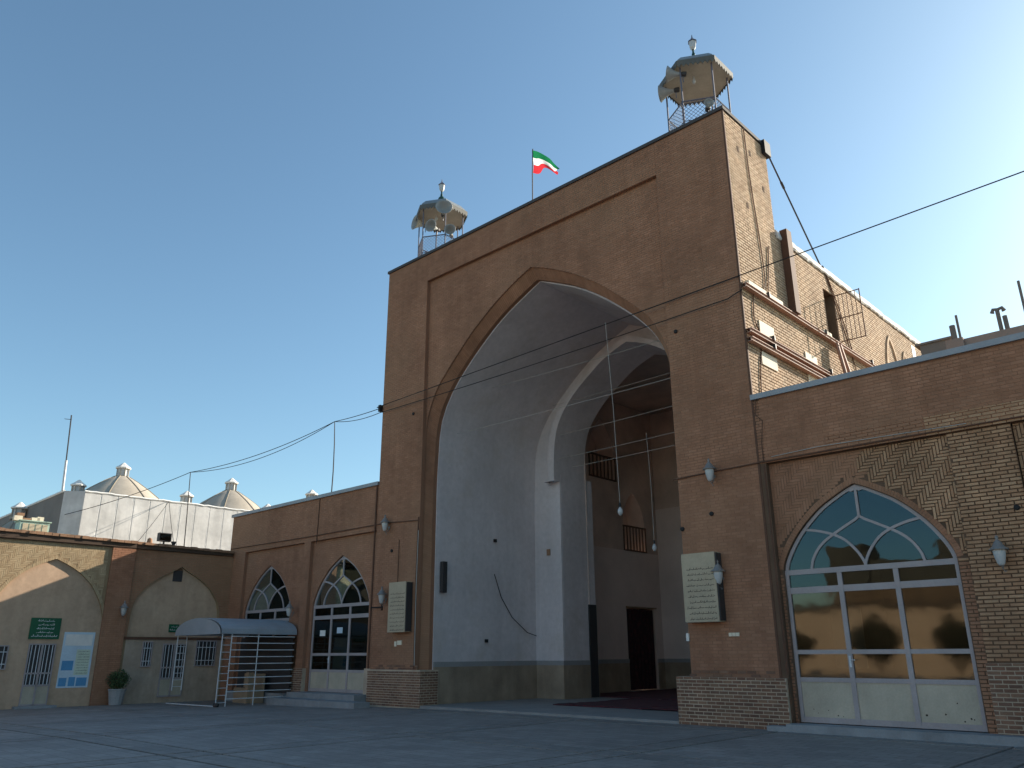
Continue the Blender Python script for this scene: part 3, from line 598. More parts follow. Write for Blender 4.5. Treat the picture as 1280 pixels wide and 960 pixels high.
brick_mesh("brickwork", F0, bond(.005, 1.45, 5.15, 5.5, L=.22, H=.064, gap=.007), 'brick_red', fascia, .004, .001)
brick_mesh("brickwork", F0, [q for q in bond(1.46, 3.3, 5.15, 5.5, L=.22, H=.064, gap=.012)], 'brick_red', fascia, .012, .004)
brick_mesh("brickwork", F0, bond(3.31, 13, 5.15, 5.5, L=.22, H=.064, gap=.012), 'brick_tan', fascia, .012, .004)
FP = front(.06)
BT = off_tb(DT, .13)
def bay_iv(xc, a, b):
    def f(v):
        h = arch_hw(BT, v) if v > 2.97 else 1.615
        return [(a + .005, xc - h), (xc + h, b)] if h > .03 else [(a + .005, b)]
    return f
singles = []
for i, (xc, a, b) in enumerate(BAYS):
    hb = herring(a + .005, b - .005, 2.9, 5.13, W=.058, gap=.013, ivals=bay_iv(xc, a, b)); hb0 = herring(a + .005, b - .005, 2.9, 5.13, W=.058, gap=.004, ivals=bay_iv(xc, a, b)); lo = bond(a + .005, b - .005, .1, 2.9, ivals=bay_iv(xc, a, b), gap=.011)
    new = [q for q in hb if q[0] > 1.9 and i == 0]; old = [q for q in hb if not (q[0] > 1.9 and i == 0)]
    left = [q for q in hb0 if q[0] < 1.9]; rest = [q for q in old if q[0] >= 1.9]
    singles.append(new); brick_mesh("brickwork", F1, left, 'brick_red', rwall, .004, .001, .001); brick_mesh("brickwork", F1, rest, 'brick_tan', rwall, .014, .003); brick_mesh("brickwork", F1, lo, 'brick_tan' if i else 'brick_red', rwall, .012, .003)
    voussoirs("arch_band", F1, off_tb(DT, .125), off_tb(DT, .018), xc, 2.97, 'brick_red', rwall, -.02, .006, gap=.004)
# bricks big enough to tell apart: single objects
pil = bond(3.625, 4.655, 1.25, 5.13, L=.235, H=.066, gap=.017)
hb1 = sorted(singles[0], key=lambda q: -q[0])
nP = 175; nH = 120
pil_s = sorted(pil, key=lambda q: -q[3]); brick_objects(FP, pil_s[:nP], 'brick_tan', rwall, .016); brick_mesh("brickwork", FP, pil_s[nP:], 'brick_tan', rwall, .014, .004)
brick_objects(F1, hb1[:nH], 'brick_tan', rwall, .015); brick_mesh("brickwork", F1, hb1[nH:], 'brick_tan', rwall, .013, .003)
brick_mesh("brickwork", FP, bond(8.08, 13, 1.2, 5.13, L=.23, H=.066, gap=.013), 'brick_tan', rwall, .014, .004)
for a, b in ((3.60, 4.70), (8.05, 13)):
    m = MB(); m.box(a, b, .03, .2, -.1, 1.22); pb = m.build("plinth", 'mortar_pale', rw)
    brick_mesh("brickwork", front(.03), bond(a, b, .02, 1.22, L=.205, H=.068, gap=.012), 'brick_base', pb, .006)
m = MB(); m.box(-.02, 13.1, -.07, .5, 6.55, 6.665); m.build("coping", 'coping', rw)
m = MB(); m.box(.02, 13, .5, 7, 6.3, 6.4); m.build("roof", 'roof_mud', rw)
for xc, a, b in BAYS: door(rw, xc, 3.22, .15, .20, flaws=True)
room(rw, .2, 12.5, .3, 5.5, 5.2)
m = MB(); m.box(.62, 1.22, 1.2, 1.25, 1.1, 2.3); m.build("notice_board", 'plate', rw)
# ================================================================== left wing
lw = thing("side_wing", "low reddish brick wing left of the portal with two arched doors", "building", (-17.6, 2.5, 0))
LB = [(-14.93, -16.68, -13.0, 3.13), (-19.42, -21.1, -17.08, 3.10)]
m = MB()
for xc, a, b, W in LB:
    k = W / 3.22; tb = [(d * k + .015, z + (.02 if d < .01 else 0)) for d, z in DT]
    arched_panel(m, F1, a, b, -.2, 5.1, xc, tb); arch_soffit(m, F1, tb, xc, -.2, 0, -.16); m.quad(F0(a,-.2),F0(a,-.2,-.12),F0(a,5.1,-.12),F0(a,5.1)); m.quad(F0(b,-.2,-.12),F0(b,-.2),F0(b,5.1),F0(b,5.1,-.12)); m.quad(F0(a,5.1),F0(b,5.1),F0(b,5.1,-.12),F0(a,5.1,-.12))
for a, b, c, d in ((-22.3,-21.1,-.3,5.1),(-17.08,-16.68,-.3,5.1),(-22.3,-13.0,5.1,6.55)): m.quad(F0(a,c),F0(b,c),F0(b,d),F0(a,d))
m.quad((-22.3,7,-.3),(-22.3,0,-.3),(-22.3,0,6.55),(-22.3,7,6.55)); m.quad((-13,7,-.3),(-22.3,7,-.3),(-22.3,7,6.55),(-13,7,6.55))
lwall = m.build("wall", 'mortar_red', lw)
BL = off_tb(DT, .115)
def lbay_iv(xc, a, b, k):
    def f(v):
        h = (arch_hw(BL, v) * k if v > 2.97 else 1.6 * k + .015)
        return [(a + .005, xc - h), (xc + h, b - .005)] if h > .03 else [(a + .005, b - .005)]
    return f
for xc, a, b, W in LB:
    brick_mesh("brickwork", F1, bond(a, b, 1.0, 5.09, L=.22, H=.064, gap=.008, ivals=lbay_iv(xc, a, b, W / 3.22)), 'brick_red', lwall, .004, .0015)
    k = W / 3.22; voussoirs("arch_band", F1, off_tb([(d * k, z) for d, z in DT], .11), off_tb([(d * k, z) for d, z in DT], .02), xc, 2.97, 'brick_red', lwall, -.02, .006)
    door(lw, xc, W, .28, .20)
brick_mesh("brickwork", F0, bond(-22.29, -21.11, 0, 5.1, L=.22, H=.064, gap=.008) + bond(-17.07, -16.69, .9, 5.1, L=.22, H=.064, gap=.008) + bond(-22.29, -13.01, 5.11, 6.55, L=.22, H=.064, gap=.008), 'brick_red', lwall, .004, .0015)
m = MB(); m.box(-13.36, -13.06, .04, .2, -.2, 1.0); m.build("plinth", 'mortar_pale', lw)
m = MB(); m.box(-17.62, -16.6, -.03, .14, -.2, .98); lp = m.build("plinth", 'mortar_pale', lw)
brick_mesh("brickwork", front(-.03), bond(-17.62, -16.6, -.1, .98, L=.205, H=.068, gap=.012), 'brick_base', lp, .006)
m = MB(); m.box(-22.36, -13.001, -.07, .5, 6.55, 6.665); m.build("coping", 'coping', lw)
m = MB(); m.box(-22.3, -13, .5, 7, 6.3, 6.4); m.build("roof", 'roof_mud', lw)
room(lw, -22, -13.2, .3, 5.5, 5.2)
# ================================================================== left building (plastered arches)
A2 = R(2.0); FB = Frame((-22.0, 0, 0), (math.sin(A2), math.cos(A2), 0), (math.cos(A2), -math.sin(A2), 0))
lb = thing("arcade_building", "low plastered building on the left with blind pointed arches", "building", tuple(FB(-7, 0, -2)))
T1 = refine([(0,4.48),(.44,4.28),(.79,4.07),(1.15,3.76),(1.4,3.42),(1.58,3.1),(1.7,2.75),(1.78,2.2),(1.85,1.0)])
T2 = refine([(0,4.5),(.25,4.34),(.7,4.1),(1.1,3.8),(1.3,3.56),(1.5,3.25),(1.6,2.75),(1.63,2.0)])
TOP = 5.02
m = MB()
arched_panel(m, FB, -4.0, -.0, -.3, TOP, -1.95, T2); arch_soffit(m, FB, T2, -1.95, -.3, 0, -.12)
for c in (-6.2, -10.6, -15.0): arched_panel(m, FB, c - 2.2, c + 2.2, -.3, TOP, c, T1); arch_soffit(m, FB, T1, c, -.3, 0, -.075)
bwall = m.build("wall", 'mortar_yellow', lb)
T1o = off_tb(T1, .105)
def b1_iv(c):
    def f(v):
        h = arch_hw(T1o, v) if v > 2.2 else 1.87
        return [(c - 2.19, c - h), (c + h, c + 1.62)] if h > .02 else [(c - 2.19, c + 1.62)]
    return f
for c in (-6.2, -10.6, -15.0):
    brick_mesh("brickwork", FB, herring(c - 2.19, c + 1.62, 2.6, TOP, W=.055, gap=.006, ivals=b1_iv(c)), 'brick_yellow', bwall, .005, .0018, .001)
    brick_mesh("brickwork", FB, bond(c - 2.19, c + 1.62, 0, 2.6, ivals=b1_iv(c), gap=.008), 'brick_red', bwall, .006, .002)
    voussoirs("arch_band", FB, off_tb(T1, .10), T1, c, 2.2, 'brick_yellow', bwall, -.02, .005, gap=.006)
    m = MB(); fbox(m, FB, c + 1.72, c + 2.5, -.3, TOP, 0, .07); st = m.build("pilaster", 'mortar_red', lb)
    Fp = Frame(FB(0, 0, .07), FB.U, FB.N); brick_mesh("brickwork", Fp, bond(c + 1.72, c + 2.5, -.1, TOP, L=.22, H=.066, gap=.008), 'brick_red', st, .004, .0015, .001)
def b2_iv(v):
    h = arch_hw(T2, v) + .02 if v < 4.49 else 0
    return [(-3.69, -1.95 - h), (-1.95 + h, -.01)] if h > .02 else [(-3.69, -.01)]
brick_mesh("brickwork", FB, bond(-3.69, -.01, 2.0, TOP, ivals=b2_iv, gap=.008), 'brick_red', bwall, .005, .002)
m = MB(); m.quad(FB(-17.3,-.3,-.075),FB(-4.2,-.3,-.075),FB(-4.2,4.6,-.075),FB(-17.3,4.6,-.075)); m.build("arch_infill", 'plaster_beige', lb)
m = MB(); m.quad(FB(-3.65,2.0,-.12),FB(-.25,2.0,-.12),FB(-.25,4.6,-.12),FB(-3.65,4.6,-.12)); m.build("arch_infill", 'plaster_beige', lb)
m = MB(); fbox(m, FB, -3.6, -.05, -.3, 1.93, -.12, .012); m.build("lower_wall", 'plaster_pale', lb)
m = MB(); fbox(m, FB, -3.72, -.05, 1.93, 2.02, -.12, .05); m.build("ledge", 'brown_pipe', lb)
# eave
def eave(s0, s1, mat, o):
    m = MB(); n = int((s1 - s0) / .23)
    for i in range(n):
        a = s0 + (s1 - s0) * i / n; b = s0 + (s1 - s0) * (i + 1) / n - .012; zz = 5.13 + .012 * a; e = random.uniform(-.02, .02)
        fbox(m, FB, -b, -a, zz, zz + .09 + random.uniform(-.012, .012), -.3, o + e)
    stuff(m.build("eave_bricks", mat, lb)); m = MB()
    c = [FB(-s1, 5.0, o - .06), FB(-s0, 5.0, o - .06), FB(-s0, 5.13 + .012 * s0, o - .06), FB(-s1, 5.13 + .012 * s1, o - .06), FB(-s1, 5.0, -.5), FB(-s0, 5.0, -.5), FB(-s0, 5.13 + .012 * s0, -.5), FB(-s1, 5.13 + .012 * s1, -.5)]
    m.add(c, [(0,1,2,3),(5,4,7,6),(4,0,3,7),(1,5,6,2),(3,2,6,7),(4,5,1,0)]); m.build("fascia", 'eave_dark', lb)  # underside of the eave, its shadow put into the dark colour
eave(3.7, 17, 'eave', .13); eave(0.05, 3.68, 'eave', .09)
m = MB(); m.quad(FB(-17.3,5.03,.1),FB(.3,5.03,.1),FB(.3,5.03,-4.2),FB(-17.3,5.03,-4.2)); m.quad(FB(-17.2,-.3,0),FB(-17.2,-.3,-8),FB(-17.2,5,-8),FB(-17.2,5,0)); m.build("roof", 'roof_mud', lb)
# windows and doors of that building
def grille(F, u0, u1, v0, v1, n, bars, cross, parent, mat='steel_white', r=.012):
    m = MB()
    for i in range(bars):
        u = u0 + (u1 - u0) * (i + .5) / bars; m.tube([F(u, v0, n), F(u, v1, n)], r, 6)
    for v in cross: fbox(m, F, u0, u1, v - .012, v + .012, n - .012, n + .012)
    return stuff(m.build("grille", mat, parent))
def bwindow(u0, u1, v0, v1, n, bars=4):
    m = MB(); w = .035
    for a, b, c, d in ((u0,u1,v0-w,v0),(u0,u1,v1,v1+w),(u0-w,u0,v0-w,v1+w),(u1,u1+w,v0-w,v1+w)): fbox(m, FB, a, b, c, d, n - .02, n + .05)
    o = m.build("window", 'frame', lb); g = MB(); fbox(g, FB, u0, u1, v0, v1, n - .01, n + .004); g.build("pane", 'steel', o); grille(FB, u0, u1, v0, v1, n + .035, bars, (v0 + (v1 - v0) * .2, v0 + (v1 - v0) * .75), o)
def bdoor(u0, u1, v0, v1, n, mat):
    m = MB(); w = .04; um = (u0 + u1) / 2
    for a, b, c, d in ((u0,u1,v1-w,v1),(u0,u0+w,v0,v1-w),(u1-w,u1,v0,v1-w),(um-.03,um+.03,v0,v1-w),(u0+w,u1-w,v0,v0+.06),(u0+w,u1-w,v0+.58,v0+.64),(u0+w,u1-w,v0+.95,v0+1.0)): fbox(m, FB, a, b, c, d, n, n + .05)
    o = m.build("door", mat, lb)
    for a, b in ((u0 + w, um - .03), (um + .03, u1 - w)):
        q = MB(); fbox(q, FB, a, b, v0 + .06, v0 + .58, n, n + .03); q.build("panel", 'panel', o); q = MB(); fbox(q, FB, a, b, v0 + .64, v1 - w, n, n + .01); q.build("pane", 'steel', o)
        grille(FB, a, b, v0 + .64, v1 - w, n + .03, 3, (), o, r=.014)
bdoor(-6.56, -5.76, -.10, 1.78, -.073, 'frame'); bwindow(-7.9, -7.15, 1.03, 1.69, -.073)
bwindow(-2.98, -2.70, 1.06, 1.84, .013, 3); bdoor(-2.30, -1.45, .02, 1.80, .013, 'frame'); bwindow(-1.06, -.36, 1.06, 1.88, .013, 5)
m = MB(); fbox(m, FB, -2.2, -1.86, 3.97, 4.36, -.13, -.10); m.build("attic_window", 'steel', lb); m = MB(); p = [FB(-2.2,4.36,-.1),FB(-1.86,4.36,-.1),FB(-1.9,4.44,-.1),FB(-2.03,4.49,-.1),FB(-2.16,4.44,-.1)]; m.add(p, [tuple(range(5))]); m.build("window_head", 'mortar_dark', lb)
m = MB(); fbox(m, FB, -6.75, -5.55, -.3, -.09, 0.005, .3); m.build("door_step", 'step', lb)
# ================================================================== steps
m = MB(); m.box(.14, 13, -.30, .19, -.1, .135); m.box(-.25, .14, -.30, -.065, -.1, .09); tag(m.build("doorway_step", 'step', base=(2, 0, 0)), "long low grey stone step before the nearest glazed door", "step")
m = MB(); m.box(-16.75, -13.12, -.45, .19, -.3, .27); m.box(-17.0, -12.35, -1.0, -.451, -.3, .11); tag(m.build("doorway_step", 'step', base=(-15, 0, 0)), "two stepped stone treads before the left wing door beside the portal", "step")
m = MB(); m.box(-21.0, -17.2, -.3, .19, -.3, .2); tag(m.build("doorway_step", 'step', base=(-19, 0, 0)), "stone sill step behind the canopied metal cage", "step")

# ================================================================== prayer hall roof with domes, far left
ph = thing("domed_hall", "prayer hall behind the left building with silvery parapet wall", "building", tuple(FB(0, 5, -9)))
FH = Frame(FB(0, 0, -4.0), FB.U, FB.N); HT = 7.55
m = MB(); m.quad(FH(-4.5, 5), FH(3, 5), FH(3, HT), FH(-4.5, HT)); m.quad(FH(-5.1, 5, -.5), FH(-4.5, 5), FH(-4.5, HT), FH(-5.1, HT, -.5))
m.quad(FH(-4.5, HT), FH(3, HT), FH(3, HT, -14), FH(-4.5, HT, -14)); m.build("parapet_wall", 'silver', ph)
edges = [-4.5 + i * .64 for i in range(12)]
for i, a in enumerate(edges):
    m = MB(); b = a + .64 - .05; e = [random.uniform(-.015, .015) for _ in range(4)]
    fbox(m, FH, a + .02, b, 5.02, HT - .01 + e[0], -.02, .004 + abs(e[1]) * .3); m.build("membrane_panel", 'silver', ph)
    m = MB(); pts = [FH(b + .01 + random.uniform(-.012, .012), z, -.012) for z in np.linspace(5.02, HT, 9)]; m.tube(pts, [.014 + random.uniform(0, .012) for _ in pts], 5); m.build("seam", 'silver_seam', ph)
m = MB(); pts = [FH(u, HT + random.uniform(-.012, .02), .0) for u in np.linspace(-4.5, 3, 40)]; m.tube(pts, .045, 6); m.build("parapet_lip", 'silver_seam', ph)
m = MB(); m.quad(FH(-5.1, 5, -14), FH(-5.1, 5, -.5), FH(-5.1, HT, -.5), FH(-5.1, HT, -14)); m.build("gable_wall", 'grey_wall', ph)  # side turned from the sun, its shade painted as dark grey
m = MB(); m.tube([FH(-5.1, HT, -.5), FH(-5.1, HT, -14)], .05, 6); m.build("gable_lip", 'silver_seam', ph)
def dome(s, n, zb, r, rise, lan=True):
    c = FB(-s, 0, n); m = MB(); prof = [(r * 1.05, zb - .5), (r, zb), (r * .84, zb + rise * .22), (r * .65, zb + rise * .46), (r * .46, zb + rise * .68), (r * .28, zb + rise * .86), (r * .12, zb + rise)]
    m.lathe(prof, (c[0], c[1], 0), 24); d = m.build("dome", 'dome', ph, smooth=True)
    for k in range(8):
        t = 2 * math.pi * k / 8 + .2; q = MB(); q.tube([(c[0] + math.cos(t) * (a + .005), c[1] + math.sin(t) * (a + .005), z + .01) for a, z in prof[1:]], .018, 5); q.build("rib", 'dome_rib', d)
    if lan: lantern(c, zb + rise - .05, .27, d)
def lantern(c, z, r, par):
    m = MB(); m.lathe([(r * 1.25, 0), (r * 1.25, .07), (r * .95, .08), (r * .95, .1)], (c[0], c[1], z), 8)
    for k in range(8):
        t = 2 * math.pi * k / 8; m.tube([(c[0] + math.cos(t) * r, c[1] + math.sin(t) * r, z + .08), (c[0] + math.cos(t) * r, c[1] + math.sin(t) * r, z + .46)], .025, 5)
    l = stuff(m.build("lantern", 'dome', par)); del l["kind"]
    m = MB(); m.lathe([(r * .85, .1), (r * .85, .45)], (c[0], c[1], z), 8); m.build("lantern_glass", 'lamp_glass', par)
    m = MB(); m.lathe([(r * 1.3, .45), (r * 1.35, .5), (r * .8, .6), (r * .3, .72), (.02, .76)], (c[0], c[1], z), 8); m.build("lantern_cap", 'whitewash', par)
dome(1.2, -10, 7.5, 2.9, 2.0); dome(-4.3, -10, 7.5, 2.9, 2.05)
dome(2.9, -10.5, 7.35, .9, 1.15); dome(-2.1, -10.2, 7.35, .9, 1.25); dome(5.35, -9.5, 6.4, .8, .62); dome(-5.95, -9, 7.1, .9, 1.15); dome(-8.5, -9, 7.8, .9, 1.55)
# ================================================================== things on the left roofs
c = FB(-5.15, HT, -4.55); m = MB(); m.tube([c, (c[0] + .02, c[1] + .02, HT + 1.3)], .035, 8); mast = thing("antenna_mast", "tall thin antenna mast on the corner of the silvery parapet", "mast", c)
m = MB(); m.tube([c, tuple(np.array(FB(-5.22, HT + 1.2, -4.5)))], .05, 8); m.build("lower_pole", 'steel_white', mast); m = MB(); m.tube([FB(-5.22, HT + 1.15, -4.5), FB(-5.32, HT + 3.05, -4.5)], .026, 6); m.build("upper_pole", 'steel', mast); m = MB(); m.tube([FB(-5.55, HT + 2.85, -4.5), FB(-5.28, HT + 2.87, -4.5)], .012, 5); m.build("cross_arm", 'steel', mast)
cl = thing("air_cooler", "pale green evaporative air cooler on the left roof edge", "air cooler", FB(-6.85, 5.13, -.95))
m = MB(); fbox(m, FB, -7.3, -6.4, 5.2, 5.72, -1.3, -.7); m.build("cabinet", 'cooler', cl)
for i in range(4):
    m = MB(); a = -7.22 + i * .20; fbox(m, FB, a, a + .16, 5.28, 5.64, -.72, -.685); m.build("pad", 'cooler_pad', cl)
m = MB(); fbox(m, FB, -7.34, -6.36, 5.72, 5.75, -1.34, -.66); m.build("lid", 'cooler', cl)
for su in (-7.28, -6.46):
    m = MB(); fbox(m, FB, su, su + .05, 5.03, 5.2, -1.2, -.8); m.build("leg", 'steel', cl)
r_ = random.Random(3); k = 0
pile = [(-7.45, 0, .25, .16), (-7.2, 0, .26, .10), (-6.92, 0, .25, .14), (-7.38, .16, .22, .1), (-6.75, 0, .2, .18)]
bl = ["large pale block at the left end of the rubble on the cooler", "flat reddish brick second in the rubble on the cooler", "tan brick in the middle of the rubble on the cooler", "small brick lying on top of the rubble on the cooler", "upright brick at the right end of the rubble on the cooler"]
for (a, dz, w, h), lab in zip(pile, bl):
    m = MB(); fbox(m, FB, a, a + w, 5.75 + dz, 5.75 + dz + h, -1.15, -.95); tag(m.build("loose_brick", 'plate' if k % 2 == 0 else 'eave', base=FB(a, 5.75, -1)), lab, "brick", "loose bricks on the roof cooler"); k += 1
m = MB(); fbox(m, FB, -9.5, -5.2, 5.50, 5.58, -2.2, -2.05); fbox(m, FB, -5.35, -5.25, 5.03, 5.5, -2.2, -2.1); fbox(m, FB, -9.0, -8.9, 5.03, 5.5, -2.2, -2.1); tag(m.build("timber_rail", 'wood', base=FB(-7, 5.03, -2.1)), "long timber rail lying behind the green cooler on the roof", "rail")
fl = thing("floodlight", "dark square floodlight standing on the left roof edge", "floodlight", FB(-2.7, 5.15, -.1))
m = MB(); fbox(m, FB, -2.95, -2.5, 5.36, 5.66, -.15, .05); m.build("housing", 'steel', fl); m = MB(); fbox(m, FB, -2.92, -2.53, 5.39, 5.63, .05, .056); m.build("glass", 'glass', fl); m = MB(); fbox(m, FB, -2.75, -2.70, 5.05, 5.36, -.08, -.03); m.build("stand", 'steel', fl)
m = MB(); m.lathe([(.06, 0), (.06, .16), (.09, .18), (.09, .24)], FB(-2.38, 5.14, 0), 10); tag(m.build("roof_vent", 'steel', base=FB(-2.38, 5.14, 0)), "short round vent pipe beside the floodlight", "vent")
m = MB(); m.lathe([(.07, 0), (.1, .05), (.08, .2), (.03, .24)], FB(-3.25, 5.2, 0), 10); tag(m.build("clay_jar", 'eave', base=FB(-3.25, 5.2, 0)), "small brown jar on the eave left of the floodlight", "jar")
pole2 = FB(-1.67, 8.25, -1.0); pole1 = (-16.5, .5, 9.46)
m = MB(); m.tube([FB(-1.55, 5.03, -1.0), FB(-1.6, 6.6, -1.0), pole2], [.022, .02, .016], 6); tag(m.build("cable_pole", 'steel', base=FB(-1.55, 5.03, -1)), "thin cable pole standing before the silvery parapet", "pole")
m = MB(); m.tube([(-16.4, .5, 6.5), (-16.38, .5, 7.6), (-16.42, .5, 8.6), pole1], [.024, .022, .02, .016], 6); tag(m.build("cable_pole", 'steel', base=(-16.4, .5, 6.6)), "thin cable pole on the roof of the left wing", "pole")
# ================================================================== overhead cables
def cable(name, label, segs, r, mat='black', grp="overhead cables"):
    m = MB()
    for a, b, s in segs: m.tube(catenary(a, b, s), r, 5)
    return tag(m.build(name, mat, base=segs[0][0]), label, "cable", grp)
A1 = (-13.06, -.06, 9.12); hc = FH(-5.0, 6.6, -.3); E1 = (12.8, .1, 9.92)
cable("overhead_cable", "upper dark cable strung across the portal to the silvery parapet", [(hc, pole2, .12), (pole2, pole1, .25), (pole1, A1, .03), ((-13.06, -.06, 9.14), (-13.06, -.2, 9.12), 0), ((-13.06, -.2, 9.12), E1, .02)], .013)
cable("overhead_cable", "lower dark cable sagging across the middle of the portal arch", [((-13.06, -.1, 8.95), (-.3, -.08, 9.02), .06), ((-13.06, -.1, 8.95), pole1, .1), (pole1, pole2, .42), ((-.3, -.08, 9.02), (.05, -.05, 9.15), 0)], .012)
cable("slack_cable", "slack dark wire drooping over the silvery parapet", [(FH(-1.2, 7.55, .05), FB(-2.2, 5.2, -.3), .1), (FH(-1.2, 7.55, .05), FB(-3.6, 5.2, -.4), .05)], .01)
m = MB(); m.tube([(12.8, .1, 6.4), (12.8, .1, 10.1)], .03, 6); tag(m.build("cable_pole", 'steel', base=(12.8, .1, 6.4)), "cable pole at the far right end of the roof", "pole")
m = MB(); m.box(-13.1, -13.0, -.12, .05, 9.0, 9.22); tag(m.build("cable_bracket", 'black', base=(-13.05, 0, 9.1)), "black cable bracket on the left edge of the portal", "bracket")
strings = [((-10.78, 1.21, 8.05), (-2.2, 1.9, 8.3), "lowest pale cord stretched from the left vault wall"), ((-10.3, 1.85, 9.54), (-2.6, 2.6, 9.75), "highest pale cord stretched under the vault"),
           ((-9.64, 4.93, 8.5), (-2.25, 4.4, 8.48), "pale cord crossing the inner arch, upper of the four there"), ((-9.64, 4.93, 7.68), (-2.25, 4.4, 7.66), "pale cord crossing the inner arch just above its moulding end"), ((-9.2, 5.2, 7.38), (-2.25, 4.4, 7.27), "pale cord crossing the inner arch, lowest of the four"), ((-10.3, 4.9, 9.6), (-2.3, 4.4, 9.5), "pale cord running from the arch moulding")]
for a, b, lab in strings:
    m = MB(); m.tube(catenary(a, b, .03, 16), .008, 4); tag(m.build("stretched_cord", 'cable_white', base=a), lab, "cord", "cords stretched inside the arch")
for top, bot, lab in (((-3.66, -.2, 9.4), (-3.47, -.2, 4.75), "long pendant bulb hanging from the overhead cable before the arch"), ((-4.75, 3.0, 7.3), (-4.7, 3.0, 4.3), "shorter pendant bulb hanging deeper inside the arch")):
    t = thing("pendant_lamp", lab, "lamp", bot, "pendant bulbs in the arch"); m = MB(); m.tube([top, ((top[0] + bot[0]) / 2 + .03, top[1], (top[2] + bot[2]) / 2), bot], .006, 5); m.build("flex", 'cable_white', t)
    m = MB(); m.lathe([(.02, 0), (.028, -.05), (.03, -.1)], bot, 8); m.build("socket", 'black', t); m = MB(); m.lathe([(.02, -.1), (.06, -.17), (.062, -.23), (.03, -.29), (.004, -.3)], bot, 10); m.build("bulb", 'lamp_glass', t, smooth=True)
# ================================================================== kiosks on the portal
def make_kiosk(label):
    t = thing("rooftop_kiosk", label, "kiosk", (0, 0, 0), "kiosks on the portal roof")
    an = [R(30 + 60 * k) for k in range(6)]; P = lambda k, r, z: (r * math.cos(an[k % 6]), r * math.sin(an[k % 6]), z)
    for k in range(6):
        m = MB(); m.tube([P(k, .80, 0), P(k, .80, 1.80)], .022, 6); m.build("post", 'kiosk_post', t)
        m = MB(); a, b = Vector(P(k, .8, 0)), Vector(P(k + 1, .8, 0)); m.tube([a + Vector((0,0,.75)), b + Vector((0,0,.75))], .018, 6); m.tube([a + Vector((0,0,.15)), b + Vector((0,0,.15))], .012, 6)
        d = (b - a); n = 7
        for i in range(-n, n):
            for s in (1, -1):
                pts = []
                for j in range(2):
                    uu = i / n + j * .60 / .8; pts.append((uu, .15 + .60 * (j if s > 0 else 1 - j)))
                (u0, z0), (u1, z1) = pts
                if u1 <= 0 or u0 >= 1: continue
                if u0 < 0: z0 += (z1 - z0) * (0 - u0) / (u1 - u0); u0 = 0
                if u1 > 1: z1 = z0 + (z1 - z0) * (1 - u0) / (u1 - u0); u1 = 1
                m.tube([a + d * u0 + Vector((0,0,z0)), a + d * u1 + Vector((0,0,z1))], .006, 4, cap=False)
        stuff(m.build("railing_panel", 'kiosk_post', t)); t.children[-1].pop("kind", None)
    m = MB(); m.lathe([(.01, 1.81), (.93, 1.80), (.95, 1.83), (.93, 1.90)], (0, 0, 0), 6, rot=R(30)); m.build("ceiling", 'kiosk', t)
    m = MB(); m.lathe([(.94, 1.88), (.88, 2.02), (.72, 2.19), (.46, 2.33), (.18, 2.41), (.05, 2.43)], (0, 0, 0), 6, rot=R(30)); m.build("roof", 'kiosk_roof', t)
    for k in range(6):
        m = MB(); a, b = Vector(P(k, .955, 0)), Vector(P(k + 1, .955, 0)); n = 8
        for i in range(n):
            p, q = a.lerp(b, i / n), a.lerp(b, (i + 1) / n); c = (p + q) / 2; e = (q - p) * .28; off = (Vector((c.x, c.y, 0)).normalized()) * .012
            lo = []
            for base in (Vector((0, 0, 0)), off): lo += [p + base + Vector((0,0,1.93)), q + base + Vector((0,0,1.93)), q + base + Vector((0,0,1.80)), c + e + base + Vector((0,0,1.77)), c + base + Vector((0,0,1.71)), c - e + base + Vector((0,0,1.77)), p + base + Vector((0,0,1.80))]
            m.add(lo, [(0,6,5,4,3,2,1),(7,8,9,10,11,12,13)] + [(j, (j+1) % 7, 7 + (j+1) % 7, 7 + j) for j in range(7)])
        o = m.build("fringe", 'kiosk_fringe', t)
    m = MB(); m.lathe([(.08, 2.62), (.10, 2.70), (.13, 2.76), (.10, 2.84), (.04, 2.90), (.05, 2.95), (.03, 3.0), (.025, 3.1)], (0, 0, -.21), 12); m.build("finial", 'green_dark', t, smooth=True)
    m = MB(); m.lathe([(.04, 3.1), (.085, 3.16), (.11, 3.34), (.10, 3.36)], (0, 0, -.21), 6); g = m.build("lantern", 'lamp_glass', t)
    m = MB(); m.lathe([(.13, 3.35), (.12, 3.38), (.05, 3.45), (.02, 3.5), (.008, 3.6)], (0, 0, -.21), 6); m.build("lantern_cap", 'kiosk_post', t)
    m = MB(); m.lathe([(.02, 1.78), (.03, 1.70), (.05, 1.62), (.03, 1.55)], (.1, -.3, 0), 8); m.build("ceiling_bulb", 'lamp_glass', t)
    return t
kr = make_kiosk("rooftop kiosk with hexagonal canopy at the right corner of the portal"); kl = copy_tree(kr); kr.location = (-1.08, .85, 14.11)
kl.location = (-11.32, .85, 14.11); kl["label"] = "rooftop kiosk with hexagonal canopy at the left end of the portal"
def horn(pos, axis, r, label, L=.42):
    t = thing("horn_loudspeaker", label, "loudspeaker", pos, "horn loudspeakers on the kiosks"); ax = Vector(axis).normalized()
    m = MB(); m.lathe([(.05, 0), (.055, .1), (r * .35, .18), (r * .55, L * .65), (r * .85, L * .92), (r, L), (r * .97, L + .012), (r * .8, L * .92), (r * .5, L * .66), (.04, .2)], pos, 18, axis=ax); m.build("horn", 'horn', t, smooth=True)
    m = MB(); m.lathe([(.055, -.1), (.07, -.09), (.07, .02), (.05, .05)], pos, 12, axis=ax); m.build("driver", 'steel', t)
    m = MB(); p = Vector(pos); m.tube([p, p - Vector((0, 0, .25))], .012, 5); m.build("bracket", 'kiosk_post', t)
